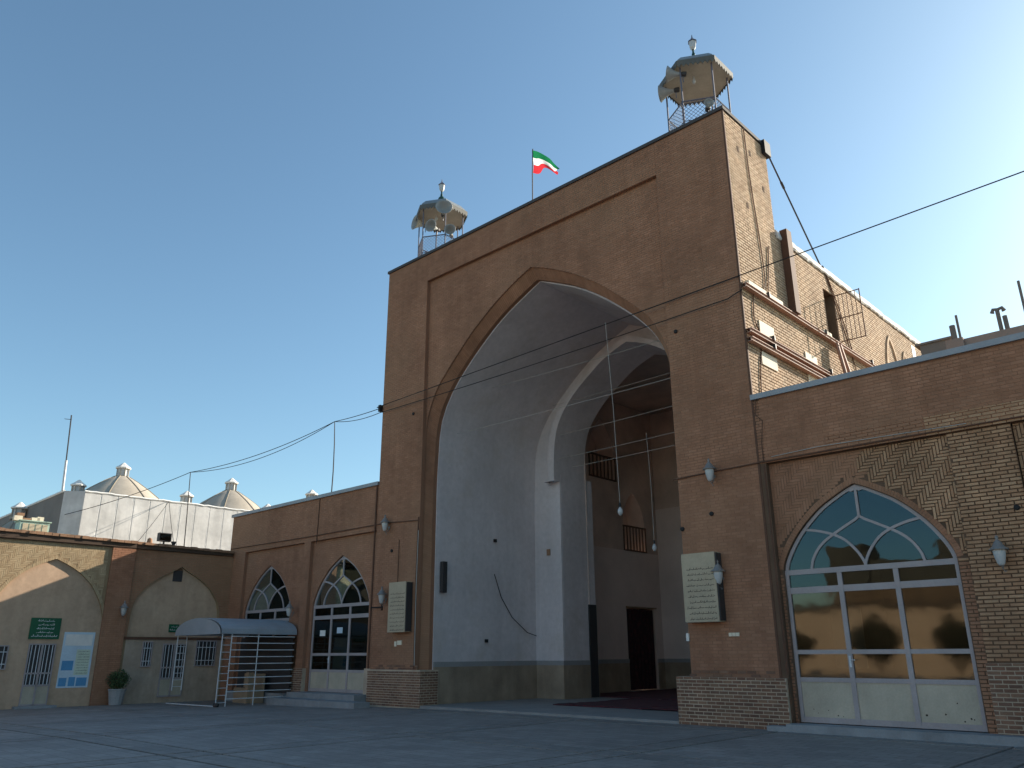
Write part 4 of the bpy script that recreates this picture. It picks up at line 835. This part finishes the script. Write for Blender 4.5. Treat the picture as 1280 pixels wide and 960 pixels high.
horn((-1.45, .40, 15.62), (-1, -.35, .05), .23, "large pale horn loudspeaker pointing left from the right kiosk"); horn((-1.05, .12, 15.74), (-.85, -.45, .2), .22, "horn loudspeaker under the front edge of the right kiosk canopy", .4)
horn((-.42, .1, 14.35), (.6, -.8, .0), .13, "small round horn loudspeaker behind the parapet of the right kiosk", .2)
horn((-11.85, .6, 15.72), (-.25, -.9, .05), .27, "horn loudspeaker on the left side of the left kiosk"); horn((-10.75, .45, 15.68), (.75, -.6, .12), .29, "big round horn loudspeaker facing the court from the left kiosk")
horn((-11.1, .5, 15.25), (.25, -.9, -.1), .23, "horn loudspeaker hanging low in the middle of the left kiosk"); horn((-10.65, .75, 14.95), (.6, -.7, 0), .20, "lowest horn loudspeaker at the right of the left kiosk")
# flag
fg = thing("flag_on_pole", "small green white and red striped flag on a pole above the portal", "flag", (-6.52, .3, 14.11))
m = MB(); m.tube([(-6.52, .3, 14.1), (-6.51, .3, 15.3), (-6.48, .3, 16.16)], .018, 6); m.build("pole", 'steel', fg)
nu, nv = 26, 14; vs_, fs_, uv = [], [], []
for i in range(nu + 1):
    for j in range(nv + 1):
        a, b = i / nu, j / nv; fold = math.sin(a * 10 + b * 2.5) * .10 * a ** .5; h = .74 * (1 - a) ** .8 + .09
        vs_.append((-6.485 + 1.2 * a + .03 * math.sin(b * 5 + a * 3), .3 - .2 * a + fold, 16.14 - 1.36 * a + .12 * math.sin(a * 3.1) - h * (1 - b) - .06 * math.sin(a * 9) * (1 - b))); uv.append((a, b))
for i in range(nu):
    for j in range(nv): k = i * (nv + 1) + j; fs_.append((k, k + nv + 1, k + nv + 2, k + 1))
me = bpy.data.meshes.new("cloth"); me.from_pydata([tuple(np.array(p) - np.array((-6.52, .3, 14.11))) for p in vs_], [], fs_); ul = me.uv_layers.new(name="UVMap")
for lp_ in me.loops: ul.data[lp_.index].uv = uv[lp_.vertex_index]
me.materials.append(MT['flag']); me.polygons.foreach_set("use_smooth", [True] * len(me.polygons)); fo = bpy.data.objects.new("cloth", me); COL.objects.link(fo); fo.parent = fg
# ================================================================== fittings on the sunlit side wall
def beam(z, y0, y1, label, pale):
    t = thing("steel_beam", label, "beam", FS(y0, z, .1), "steel beams on the side wall"); m = MB(); fbox(m, FS, y0, y1, z - .015, z, .02, .15); fbox(m, FS, y0, y1, z - .10, z - .085, .02, .15); fbox(m, FS, y0, y1, z - .085, z - .015, .10, .12); m.build("channel", 'beam', t)
    for a, b in pale:
        m = MB(); fbox(m, FS, a, b, z, z + .10, .03, .14); m.build("packing_block", 'plate', t)
    for a in np.arange(y0 + 1.05, y1, 3.2):
        m = MB(); fbox(m, FS, a, a + .04, z - .02, z + .10, .01, .18); m.build("clamp", 'steel', t)
beam(9.33, .02, 9.0, "long reddish steel beam running along the sunlit side wall", [(.15, 1.0), (1.1, 1.85), (4.2, 4.7), (8.2, 8.7)])
beam(8.23, .02, 4.4, "upper of the two short reddish beams on the side wall", []); beam(8.02, .02, 4.6, "lower of the two short reddish beams on the side wall", [])
for a, b, c, d, lab in ((.68, 1.40, 8.24, 8.64, "pale square plate above the short beams near the corner"), (.62, 1.38, 7.55, 7.86, "pale square plate below the short beams near the corner"), (3.07, 3.75, 8.25, 8.52, "pale plate above the far end of the short beams"), (3.08, 3.65, 7.62, 7.92, "pale plate below the far end of the short beams")):
    m = MB(); fbox(m, FS, a, b, c, d, .012, .035); tag(m.build("wall_plate", 'plate', base=FS(a, c, .02)), lab, "plate", "pale plates on the side wall")
m = MB(); fbox(m, FS, 2.45, 2.72, 9.36, 11.66, .012, .20); tag(m.build("downspout", 'brown_pipe', base=FS(2.5, 9.4, .1)), "wide dark downspout box on the side wall behind the front pier", "downspout")
gt = thing("grille_gate", "open rusty grille gate projecting beside the high service door", "gate", FS(5.56, 9.45, .02)); m = MB()
for z in (9.47, 10.15, 10.85): m.tube([FS(5.56, z, .01), FS(5.56, z, .72)], .014, 6)
m.tube([FS(5.56, 9.45, .72), FS(5.56, 10.87, .72)], .016, 6); m.build("frame", 'brown_pipe', gt)
for i in range(6):
    m = MB(); m.tube([FS(5.56, 9.47, .02 + i * .115), FS(5.56, 10.85, .02 + i * .115)], .010, 6); m.build("bar", 'brown_pipe', gt)
for y0, y1, lab in ((4.75, 4.9, "near leg of the props under the long beam"), (4.95, 5.6, "slanting leg of the props under the long beam")):
    m = MB(); m.tube([FS(y0 + .1, 9.2, .18), FS(y1 + .1, 6.4, .5)], .05, 6); tag(m.build("steel_prop", 'beam', base=FS(y1, 6.4, .5)), lab, "prop", "props under the beam")
m = MB(); m.tube([FS(2.2, 14.05, 0), FS(5.0, 11.62, -.02)], .022, 6); m.tube([FS(3.0, 13.36, -.005), FS(3.15, 13.23, -.005)], .035, 6); tag(m.build("stay_rod", 'steel', base=FS(2.2, 14, 0)), "dark stay rod slanting from the pier top to the lower parapet", "rod")
m = MB(); fbox(m, FS, 1.95, 2.28, 13.72, 14.12, -.3, .12); fbox(m, FS, 2.28, 2.4, 13.9, 13.96, -.1, .02); tag(m.build("rod_anchor", 'black', base=FS(2.1, 13.8, 0)), "black anchor block at the top rear corner of the front pier", "anchor")
for pts, lab in (([(1.0, 14.0), (1.05, 12.5), (1.2, 11.0), (1.25, 9.9), (1.1, 9.5)], "dark cable hanging down the upper side of the front pier"), ([(.55, 9.3), (.45, 8.6), (.7, 8.2), (.5, 7.4), (.4, 6.7)], "tangled dark cable below the long beam near the corner"), ([(1.65, 10.9), (1.5, 10.2), (1.35, 9.6)], "short dark cable beside the hanging one on the pier"), ([(5.0, 11.6), (5.45, 10.9), (6.2, 9.4), (6.5, 8.7)], "dark cable slanting past the grille gate"), ([(5.05, 11.6), (5.7, 10.7), (6.4, 9.3)], "second dark cable slanting past the grille gate")):
    m = MB(); m.tube([FS(*p, .03) for p in refine([tuple(p) for p in pts], 3)], .014, 5); tag(m.build("wall_cable", 'brown_pipe', base=FS(*pts[0], .03)), lab, "cable", "cables on the side wall")
# ================================================================== things on the right roof
m = MB(); m.box(3.0, 12, 4.0, 4.25, 6.4, 8.2); tag(m.build("roof_wall", 'pink_wall', base=(6, 4, 6.4)), "low pinkish rendered wall on the right roof", "wall")
m = MB(); m.box(2.3, 2.98, 4.4, 6.0, 6.4, 8.42); m.box(2.2, 3.02, 4.35, 6.05, 8.42, 8.47); tag(m.build("stair_house", 'grey_wall', base=(2.6, 5, 6.4)), "roof hatch block, darkened as shaded, at the end of the pinkish wall", "roof hatch")  # block in shadow, the shade put into its grey
m = MB(); m.box(2.98, 3.35, 3.9, 4.3, 6.4, 8.22); tag(m.build("wall_pier", 'pink_wall', base=(3.2, 4.1, 6.4)), "stub pier at the left end of the pinkish roof wall", "pier")
def rpipe(x, z1, r, lab, cowl=None, z0=8.15):
    t = thing("vent_pipe", lab, "pipe", (x, 4.12, z0), "pipes on the right roof"); m = MB(); m.tube([(x, 4.12, z0), (x - .01, 4.12, z1)], r, 10); m.build("pipe", 'grey_wall', t)
    if cowl:
        for s in (-1, 1):
            m = MB(); m.tube([(x, 4.12, z1), (x + s * .09, 4.12, z1 + .02), (x + s * .12, 4.12, z1 - .06)], [r * .8, r * .9, r * 1.1], 8); m.build("cowl", 'grey_wall', t)
rpipe(3.14, 8.62, .065, "thick short vent pipe, leftmost on the right roof"); rpipe(3.26, 8.85, .028, "thin pole beside the thick vent pipe"); rpipe(4.10, 8.74, .045, "vent pipe with double cowl on the right roof", True); rpipe(4.22, 8.55, .05, "plain vent pipe beside the double cowl"); rpipe(4.62, 9.28, .03, "tall thin pole near the right edge of the roof"); rpipe(4.68, 8.5, .06, "short vent pipe near the right edge of the roof")
# ================================================================== wall lamps
def make_lamp():
    t = thing("wall_lamp", "", "lamp", (0, 0, 0), "wall lamps"); B = Vector((0, 0, 0))
    m = MB(); m.lathe([(.035, 0), (.04, .015), (.02, .02)], (0, 0, -.05), 10, axis=(0, -1, 0)); m.tube([(0, 0, -.05), (0, -.06, -.17), (0, -.13, -.21), (0, -.17, -.17)], .010, 6); m.tube([(0, -.12, -.21), (.03, -.12, -.27), (.05, -.12, -.24)], .006, 5); m.build("bracket", 'lamp_metal', t)
    m = MB(); m.lathe([(.03, -.17), (.055, -.14), (.085, -.02), (.095, .05), (.09, .08)], (0, -.17, 0), 12); m.build("globe", 'lamp_glass', t, smooth=True)
    m = MB(); m.lathe([(.145, .075), (.14, .09), (.09, .13), (.06, .19), (.025, .23), (.02, .25), (.03, .27), (.008, .31)], (0, -.17, 0), 12); m.build("cap", 'lamp_metal', t, smooth=True); return t
L0 = make_lamp(); first = True
for pos, rz, lab in (((-1.07, -.005, 5.10), 0, "wall lamp high on the right portal pier"), ((-1.07, -.005, 2.93), 0, "wall lamp beside the right inscription panel"), ((4.15, .04, 2.93), 0, "wall lamp on the exposed brickwork right of the glazed door"), ((-12.37, -.005, 5.18), 0, "wall lamp high on the left portal pier"), ((-12.37, -.005, 3.02), 0, "wall lamp beside the left inscription panel"), ((-17.38, -.035, 2.82), 0, "wall lamp between the two left wing doors"), (FB(-3.9, 2.88, .08), R(88), "wall lamp on the brick pilaster of the plastered building")):
    t = L0 if first else copy_tree(L0); first = False; t.location = pos; t.rotation_euler = (0, 0, rz); t.scale = (1.05,) * 3; t["label"] = lab
# ================================================================== inscription panels
def panel(x0, x1, lab, seed):
    t = thing("inscription_panel", lab, "panel", ((x0 + x1) / 2, -.1, 2.0), "inscription panels on the portal piers"); m = MB(); m.box(x0, x1, -.25, -.02, 2.01, 3.42); m.build("slab", 'stone_panel', t)
    m = MB(); m.box(x1 + .001, x1 + .03, -.23, -.02, 2.03, 3.40); m.build("dark_side", 'steel', t)  # thin dark sheet over the slab's right side
    F = front(-.25); rn = random.Random(seed)
    for i in range(10):
        z = 3.08 - i * .113; m = MB(); script_line(m, F, x0 + .07 + rn.uniform(0, .06), x1 - .05, z, .045, .0015, rn); stuff(m.build("lettering_line", 'ink', t)).pop("kind")
panel(-1.89, -1.09, "stone panel with ten engraved script lines on the right pier", 5); panel(-11.95, -11.17, "stone panel with ten engraved script lines on the left pier", 8)
sk = thing("socket_plate", "triple pale electric socket plate on the right pier", "socket", (-.92, 0, 1.76))
for i in range(3): m = MB(); m.box(-1.03 + i * .08, -.96 + i * .08, -.03, -.003, 1.72, 1.79); m.build("socket", 'plate', sk)
m = MB(); m.box(-2.03, -1.97, -.04, -.003, 1.64, 1.80); tag(m.build("switch_box", 'whitewash', base=(-2, 0, 1.7)), "small white switch box at the inner edge of the right pier", "switch")
m = MB(); m.box(-11.75, -11.55, -.03, -.003, 1.66, 1.78); m.box(-11.9, -11.8, -.012, -.003, 1.62, 1.76); tag(m.build("socket_plate", 'plate', base=(-11.7, 0, 1.7)), "pale socket box with plaster patch on the left pier", "socket")
m = MB(); m.tube([(-12.55, -.02, 2.75), (-12.9, -.15, 2.75)], .02, 6); m.tube([(-12.55, -.02, 2.66), (-12.55, -.02, 2.84)], .03, 6); tag(m.build("wall_bracket", 'black', base=(-12.6, 0, 2.7)), "small black bracket arm beside the left wing door", "bracket")
# pipes and surface cables on the facade
def facade_cable(pts, r, lab, mat='brown_pipe', name="wall_cable"):
    m = MB(); m.tube(pts, r, 5); tag(m.build(name, mat, base=pts[0]), lab, "cable", "cables along the facade")
facade_cable([(-13.06, -.035, 6.6), (-13.07, -.03, 3.5), (-13.08, -.035, 1.0)], .03, "dark conduit where the left wing meets the portal")
facade_cable([(-10.97, -.02, 5.3), (-10.99, -.03, 3.5), (-10.97, -.02, 1.0)], .022, "dark conduit on the inner edge of the left pier"); facade_cable([(-10.945, -.03, 4.9), (-10.955, -.04, 3.3), (-10.945, -.03, 1.1)], .012, "pale cord beside the conduit on the left pier", 'cable_white')
facade_cable([(-22.2, -.02, 5.32), (-17, -.03, 5.27), (-12.5, -.025, 5.28), (-11.0, -.025, 5.2)], .016, "dark cable along the left wing wall"); facade_cable([(-2.1, -.02, 5.12), (-1.2, -.03, 5.15), (0, -.025, 5.18), (4, -.03, 5.2), (13, -.03, 5.22)], .016, "dark cable along the right wing wall"); facade_cable([(.3, -.02, 5.26), (1.3, -.02, 5.3), (4.0, -.02, 5.25)], .008, "thin pale wire above the dark cable on the right wing", 'cable_white')
facade_cable([(.08, -.03, 6.6), (.06, -.05, 6.2), (.2, -.05, 6.05), (.12, -.03, 5.6), (.12, -.02, 5.2)], .010, "looped dark cable at the portal corner above the right wing")
facade_cable([(-11.85, -.02, 4.7), (-11.85, -.02, 3.45)], .010, "thin wire down to the left inscription panel"); facade_cable([(-16.3, -.02, 6.55), (-16.32, -.02, 5.0)], .014, "dark wire down the left wing above its near door")
facade_cable([(.11, .02, 5.1), (.13, .02, 1.0)], .035, "brown strip standing in for the recess groove between the portal and the glazed door", 'brown_pipe', "groove_strip")  # added tube that draws the dark groove at the recess jamb
for x, z in ((-1.75, 8.65), (-1.95, 4.0), (-12.2, 4.4), (-11.4, 8.6), (-1.2, 4.25), (4.5, 3.7)):
    m = MB(); m.lathe([(.05, 0), (.05, .03), (.03, .04)], (x, 0 if x < 1 else .06, z), 8, axis=(0, -1, 0)); m.build("wall_hole", 'black', iw if x < 1 else rwall)
# ================================================================== inside the arch
sp_ = thing("column_loudspeaker", "tall narrow dark column loudspeaker on the white vault wall", "loudspeaker", (-10.7, .78, 3.5)); m = MB(); m.box(-10.76, -10.62, .70, .86, 3.12, 4.02); m.build("cabinet", 'steel', sp_); m = MB(); m.box(-10.8, -10.76, .75, .81, 3.3, 3.4); m.build("bracket", 'black', sp_)
facade_cable([(-10.76, 3.0, 3.8), (-10.75, 3.3, 3.1), (-10.75, 3.8, 2.5), (-10.74, 4.5, 2.05), (-10.72, 4.92, 1.95)], .012, "dark wire sagging over the white vault wall", 'black')
for y, z, lab in ((3.0, 4.85, "small black hook high on the white vault wall"), (2.63, 1.78, "small black socket low on the white vault wall")):
    m = MB(); m.box(-10.76, -10.70, y - .05, y + .05, z - .05, z + .05); tag(m.build("wall_hook", 'black', base=(-10.73, y, z)), lab, "hook", "black fittings on the vault wall")
m = MB(); m.box(-10.25, -10.12, 4.95, 4.995, 4.5, 4.7); tag(m.build("switch_box", 'eave', base=(-10.2, 4.97, 4.6)), "small reddish box on the inner arch pier", "switch")
m = MB(); m.box(-9.62, -9.40, 6.4, 6.68, 0.06, 3.1) if False else m.box(-9.655, -9.60, 6.30, 6.70, .06, 2.95); tag(m.build("door_leaf", 'steel', base=(-9.6, 6.5, 0)), "dark narrow door leaf folded against the inner arch pier", "door")
def rug(x0, x1, y0, y1, z, lab, sd):
    m = MB(); n = 16; r2 = random.Random(sd); vs = []; 
    for i in range(n + 1):
        for j in range(n + 1):
            x, y = x0 + (x1 - x0) * i / n, y0 + (y1 - y0) * j / n; ed = min(i, n - i, j, n - j); vs.append((x + r2.uniform(-.015, .015), y + r2.uniform(-.015, .015), z + r2.uniform(0, .006) + (r2.uniform(0, .03) if ed == 0 else 0)))
    k = len(vs); vs2 = [(a, b, z - .005) for a, b, _ in vs]; fs = []
    for i in range(n):
        for j in range(n): q = i * (n + 1) + j; fs.append((q, q + n + 1, q + n + 2, q + 1))
    ring = [i * (n + 1) for i in range(n + 1)] + [n * (n + 1) + j for j in range(1, n + 1)] + [i * (n + 1) + n for i in range(n - 1, -1, -1)] + [j for j in range(n - 1, 0, -1)]
    for a, b in zip(ring, ring[1:] + ring[:1]): fs.append((a, b, k + b, k + a))
    m.add(vs + vs2, fs); tag(m.build("carpet", 'carpet', base=((x0 + x1) / 2, (y0 + y1) / 2, z)), lab, "carpet", "carpets on the iwan floor")
rug(-7.95, -5.0, 2.45, 6.3, .068, "dark red carpet at the front left of the carpeted floor", 1); rug(-5.05, -2.4, 2.4, 6.3, .085, "dark red carpet at the front right by the pier", 2); rug(-10.9, -2.0, 6.75, 13.2, .062, "large dark red carpet on the chamber floor", 3)
cu = thing("door_curtain", "dark red curtain hanging in the chamber doorway", "curtain", (-11.45, 12.0, 0)); m = MB(); ny = 40
for i in range(ny):
    a, b = 11.12 + i * 1.84 / ny, 11.12 + (i + 1) * 1.84 / ny; f = lambda y: -11.56 + .03 * math.sin(y * 26); m.quad((f(a), a, .08), (f(b), b, .08), (f(b), b, 3.05), (f(a), a, 3.05))
m.build("cloth", 'curtain', cu); m = MB(); m.tube([(-11.45, 11.0, 3.12), (-11.45, 13.05, 3.12)], .03, 8); m.build("rod", 'wood', cu)
# ================================================================== signs, poster, pot on the plastered building
def sign(u0, u1, v0, v1, n, lab, rows, seed):
    t = thing("green_sign", lab, "sign", FB(u0, v0, n), "green signs"); m = MB(); fbox(m, FB, u0, u1, v0, v1, n, n + .03); m.build("board", 'green_sign', t); Fq = Frame(FB(0, 0, n + .03), FB.U, FB.N); rn = random.Random(seed); h = (v1 - v0) / (rows + 1.2) * .55
    for i in range(rows):
        m = MB(); ins = (.22 if i < rows - 1 else .08) * (u1 - u0); script_line(m, Fq, u0 + ins, u1 - ins, v1 - (v1 - v0) * (i + .9) / (rows + .6), h, .003, rn); stuff(m.build("lettering_line", 'white_ink', t)).pop("kind")
sign(-6.62, -5.72, 1.92, 2.58, -.07, "larger green sign with white script above the grilled door", 5, 2); sign(-2.12, -1.76, 2.19, 2.47, -.115, "small green sign on the second plastered arch", 2, 4)
po_ = thing("wall_poster", "blue and white printed poster beside the green sign door", "poster", FB(-5.1, .42, -.13)); m = MB(); fbox(m, FB, -5.56, -4.60, .41, 2.15, -.075, -.06); m.build("sheet", 'poster', po_)
Fq = Frame(FB(0, 0, -.06), FB.U, FB.N); rn = random.Random(9)
for a, b, c, d, mt in ((-5.5, -5.15, .95, 1.25, 'poster_blue'), (-5.52, -5.28, .46, .72, 'poster_blue'), (-5.22, -5.02, .46, .74, 'poster_blue'), (-4.98, -4.66, .46, .72, 'poster_blue'), (-5.1, -4.66, .8, 1.6, 'poster_pale'), (-5.5, -4.66, 1.72, 2.08, 'whitewash')):
    m = MB(); m.quad(Fq(a, c, .002), Fq(b, c, .002), Fq(b, d, .002), Fq(a, d, .002)); m.build("printed_block", mt, po_)
for i in range(9): m = MB(); script_line(m, Fq, -5.05, -4.7, 1.53 - i * .085, .03, .004, rn); stuff(m.build("lettering_line", 'ink', po_)).pop("kind")
def shrub(name, label, c, z, r, n, seed, group, pot=True, th=0.):
    t = thing(name, label, "shrub", (c[0], c[1], z), group); rr = np.random.default_rng(seed)
    if pot: m = MB(); m.lathe([(.2, 0), (.27, .44), (.29, .46), (.29, .5), (.25, .5), (.24, .45)], (c[0], c[1], z), 12); m.build("pot", 'pot', t)
    zc = z + (.5 if pot else 0) + th + r * .85; m = MB()
    for k in range(5):
        a = 2 * math.pi * k / 5; m.tube([(c[0], c[1], z + (.4 if pot else 0)), (c[0] + math.cos(a) * r * .15, c[1] + math.sin(a) * r * .15, zc), (c[0] + math.cos(a) * r * .6, c[1] + math.sin(a) * r * .6, zc + r * .4)], [.02, .014, .006], 5)
    m.build("stem", 'bark', t); m = MB()
    for _ in range(n):
        d = rr.normal(size=3); d /= np.linalg.norm(d); q = np.array((c[0], c[1], zc)) + d * r * (rr.uniform(.25, 1) ** .5) * (1 + .22 * math.sin(d[0] * 5 + seed) * math.cos(d[1] * 4)) * np.array((1, 1, .92))
        a = rr.normal(size=3); a /= np.linalg.norm(a); b = np.cross(a, rr.normal(size=3)); b /= np.linalg.norm(b); s = r * rr.uniform(.07, .13); m.quad(q - a * s, q + b * s * .45, q + a * s, q - b * s * .45)
    stuff(m.build("foliage", 'leaf' if pot else 'leaf_shaded', t)).pop("kind")
shrub("potted_shrub", "round dark shrub in a grey pot by the brick pilaster", FB(-3.8, 0, .42), -.15, .34, 1500, 1, "potted shrubs")
# ================================================================== canopied metal cage in the corner
cg = thing("metal_shelter", "metal bar cage with curved blue canopy in the corner", "shelter", (-18.5, -1.4, -.1)); XR_, XL_, Y0_, Y1_ = -17.05, -20.1, -2.7, -.12
def ladder(x, y, w, z0, z1, ax):
    m = MB(); q = (w, 0) if ax == 'x' else (0, w)
    for s in (0, 1): m.tube([(x + q[0] * s, y + q[1] * s, z0), (x + q[0] * s, y + q[1] * s, z1)], .018, 6)
    for z in np.arange(z0 + .12, z1, .21): m.tube([(x, y, z), (x + q[0], y + q[1], z)], .010, 5)
    m.build("ladder_post", 'steel_white', cg)
ladder(XR_, Y0_, .32, -.1, 2.05, 'y'); ladder(XL_, Y0_, .32, .3, 2.05, 'y')
for i in range(10):
    z = .12 + i * .205; m = MB(); m.tube([(XR_, Y0_ + .3, z), (XR_, Y1_, z)], .016, 6); m.build("bar", 'steel_white', cg)
for y in (-1.45,): m = MB(); m.tube([(XR_, y, -.1), (XR_, y, 2.05)], .017, 6); m.build("post", 'steel_white', cg)
m = MB(); m.tube([(XR_, Y0_, 2.05), (XR_, Y1_, 2.05)], .02, 6); m.tube([(XL_, Y0_, 2.05), (XR_, Y0_, 2.05)], .02, 6); m.tube([(XL_, Y0_, 2.05), (XL_, Y1_, 2.05)], .02, 6); m.tube([(XL_ - .3, Y0_, -.1), (XR_, Y0_, -.08)], .018, 6); m.build("frame", 'steel_white', cg)
m = MB(); n = 16; xc_, hw_ = (XL_ + XR_) / 2, (XR_ - XL_) / 2 + .04
arc = [(xc_ + hw_ * math.cos(math.pi * (1 - i / n)), 2.06 + .50 * math.sin(math.pi * i / n) ** .8) for i in range(n + 1)]
for (a, za), (b, zb) in zip(arc, arc[1:]):
    m.quad((a, Y0_ - .06, za), (b, Y0_ - .06, zb), (b, Y1_ + .05, zb), (a, Y1_ + .05, za)); m.quad((a, Y0_ - .06, za - .025), (a, Y1_ + .05, za - .025), (b, Y1_ + .05, zb - .025), (b, Y0_ - .06, zb - .025)); m.quad((a, Y0_ - .06, za - .025), (b, Y0_ - .06, zb - .025), (b, Y0_ - .06, zb), (a, Y0_ - .06, za))
m.build("canopy", 'canopy', cg)
m = MB(); m.add([(a, Y0_ - .10, z - .03) for a, z in arc], [tuple(range(n + 1))]); m.build("canopy_gable", 'canopy', cg)
m = MB(); m.box(XL_ - .4, XR_ - .05, Y1_ - .04, Y1_ - .02, -.1, 1.98); m.build("dark_backing", 'steel', cg)  # dark sheet added to make the cage interior look dark
m = MB(); m.lathe([(.07, 0), (.09, .03), (.09, .1), (.05, .12)], (XR_, Y0_ + .02, -.1), 10); m.build("foot", 'steel', cg)
m = MB(); m.box(-18.6, -18.42, -.9, -.72, -.13, .85); tag(m.build("wooden_post_box", 'wood', base=(-17.9, -.8, -.1)), "narrow pale wooden box standing inside the metal cage", "box")
m = MB(); m.box(-19.6, -18.3, -.75, -.35, -.13, .35); m.box(-19.6, -18.3, -.40, -.35, .351, .8); tag(m.build("bench", 'wood', base=(-19, -.5, -.1)), "low dark wooden bench inside the metal cage", "bench")
# paper notices on the left wing door
for x, z, mt, lab in ((-16.05, 1.98, 'whitewash', "small white paper notice on the left pane of the left wing door"), (-15.1, 2.05, 'poster', "small bluish paper notice on the middle pane of the left wing door")):
    m = MB(); m.box(x, x + .3, .188, .196, z, z + .18); tag(m.build("paper_notice", mt, base=(x, .19, z)), lab, "notice", "paper notices")
# ================================================================== the far side of the court (seen in the glass)
ob = thing("facing_building", "long sunlit tan building across the courtyard mirrored in the glazed door", "building", (-8, -43, 0)); FO = Frame((0, -42, 0), (-1, 0, 0), (0, 1, 0))
m = MB(); TO = refine([(0,3.95),(.7,3.7),(1.4,3.2),(1.8,2.5),(1.9,2.0)])
m.quad(FO(-32, 0), FO(40, 0), FO(40, 4.3), FO(-32, 4.3))
m.build("wall", 'plaster_beige', ob); m = MB(); FO2 = Frame((0, -43.5, 0), (-1, 0, 0), (0, 1, 0)); TO = refine([(0,8.6),(1.0,7.9),(1.9,6.9),(2.3,5.8),(2.35,5.0)]); fbox(m, FO2, 14.2, 17.0, 4.6, 8.8, -3, 0); fbox(m, FO2, 8.0, 9.4, 4.6, 8.4, -3, 0); fbox(m, FO2, 9.4, 14.2, 4.6, 7.4, -3, -.5); m.build("portal", 'mortar_side', ob)
m = MB(); fbox(m, FO, -32, 40, 4.3, 4.65, -5, .35); m.build("roof", 'eave_dark', ob)
for i, (x, y, r) in enumerate(((-9.3, -30, 1.15), (-5.2, -30, 1.15), (-13.6, -30, .9), (-2.5, -28, .8))):
    shrub("garden_shrub", ["rounded garden shrub mirrored in the middle door pane", "garden shrub mirrored in the right door pane", "largest garden shrub mirrored in the left door pane", "smallest garden shrub mirrored at the right door edge"][i], (x, y), 0, r, 3200, 20 + i, "garden shrubs across the court", pot=False, th=1.0)
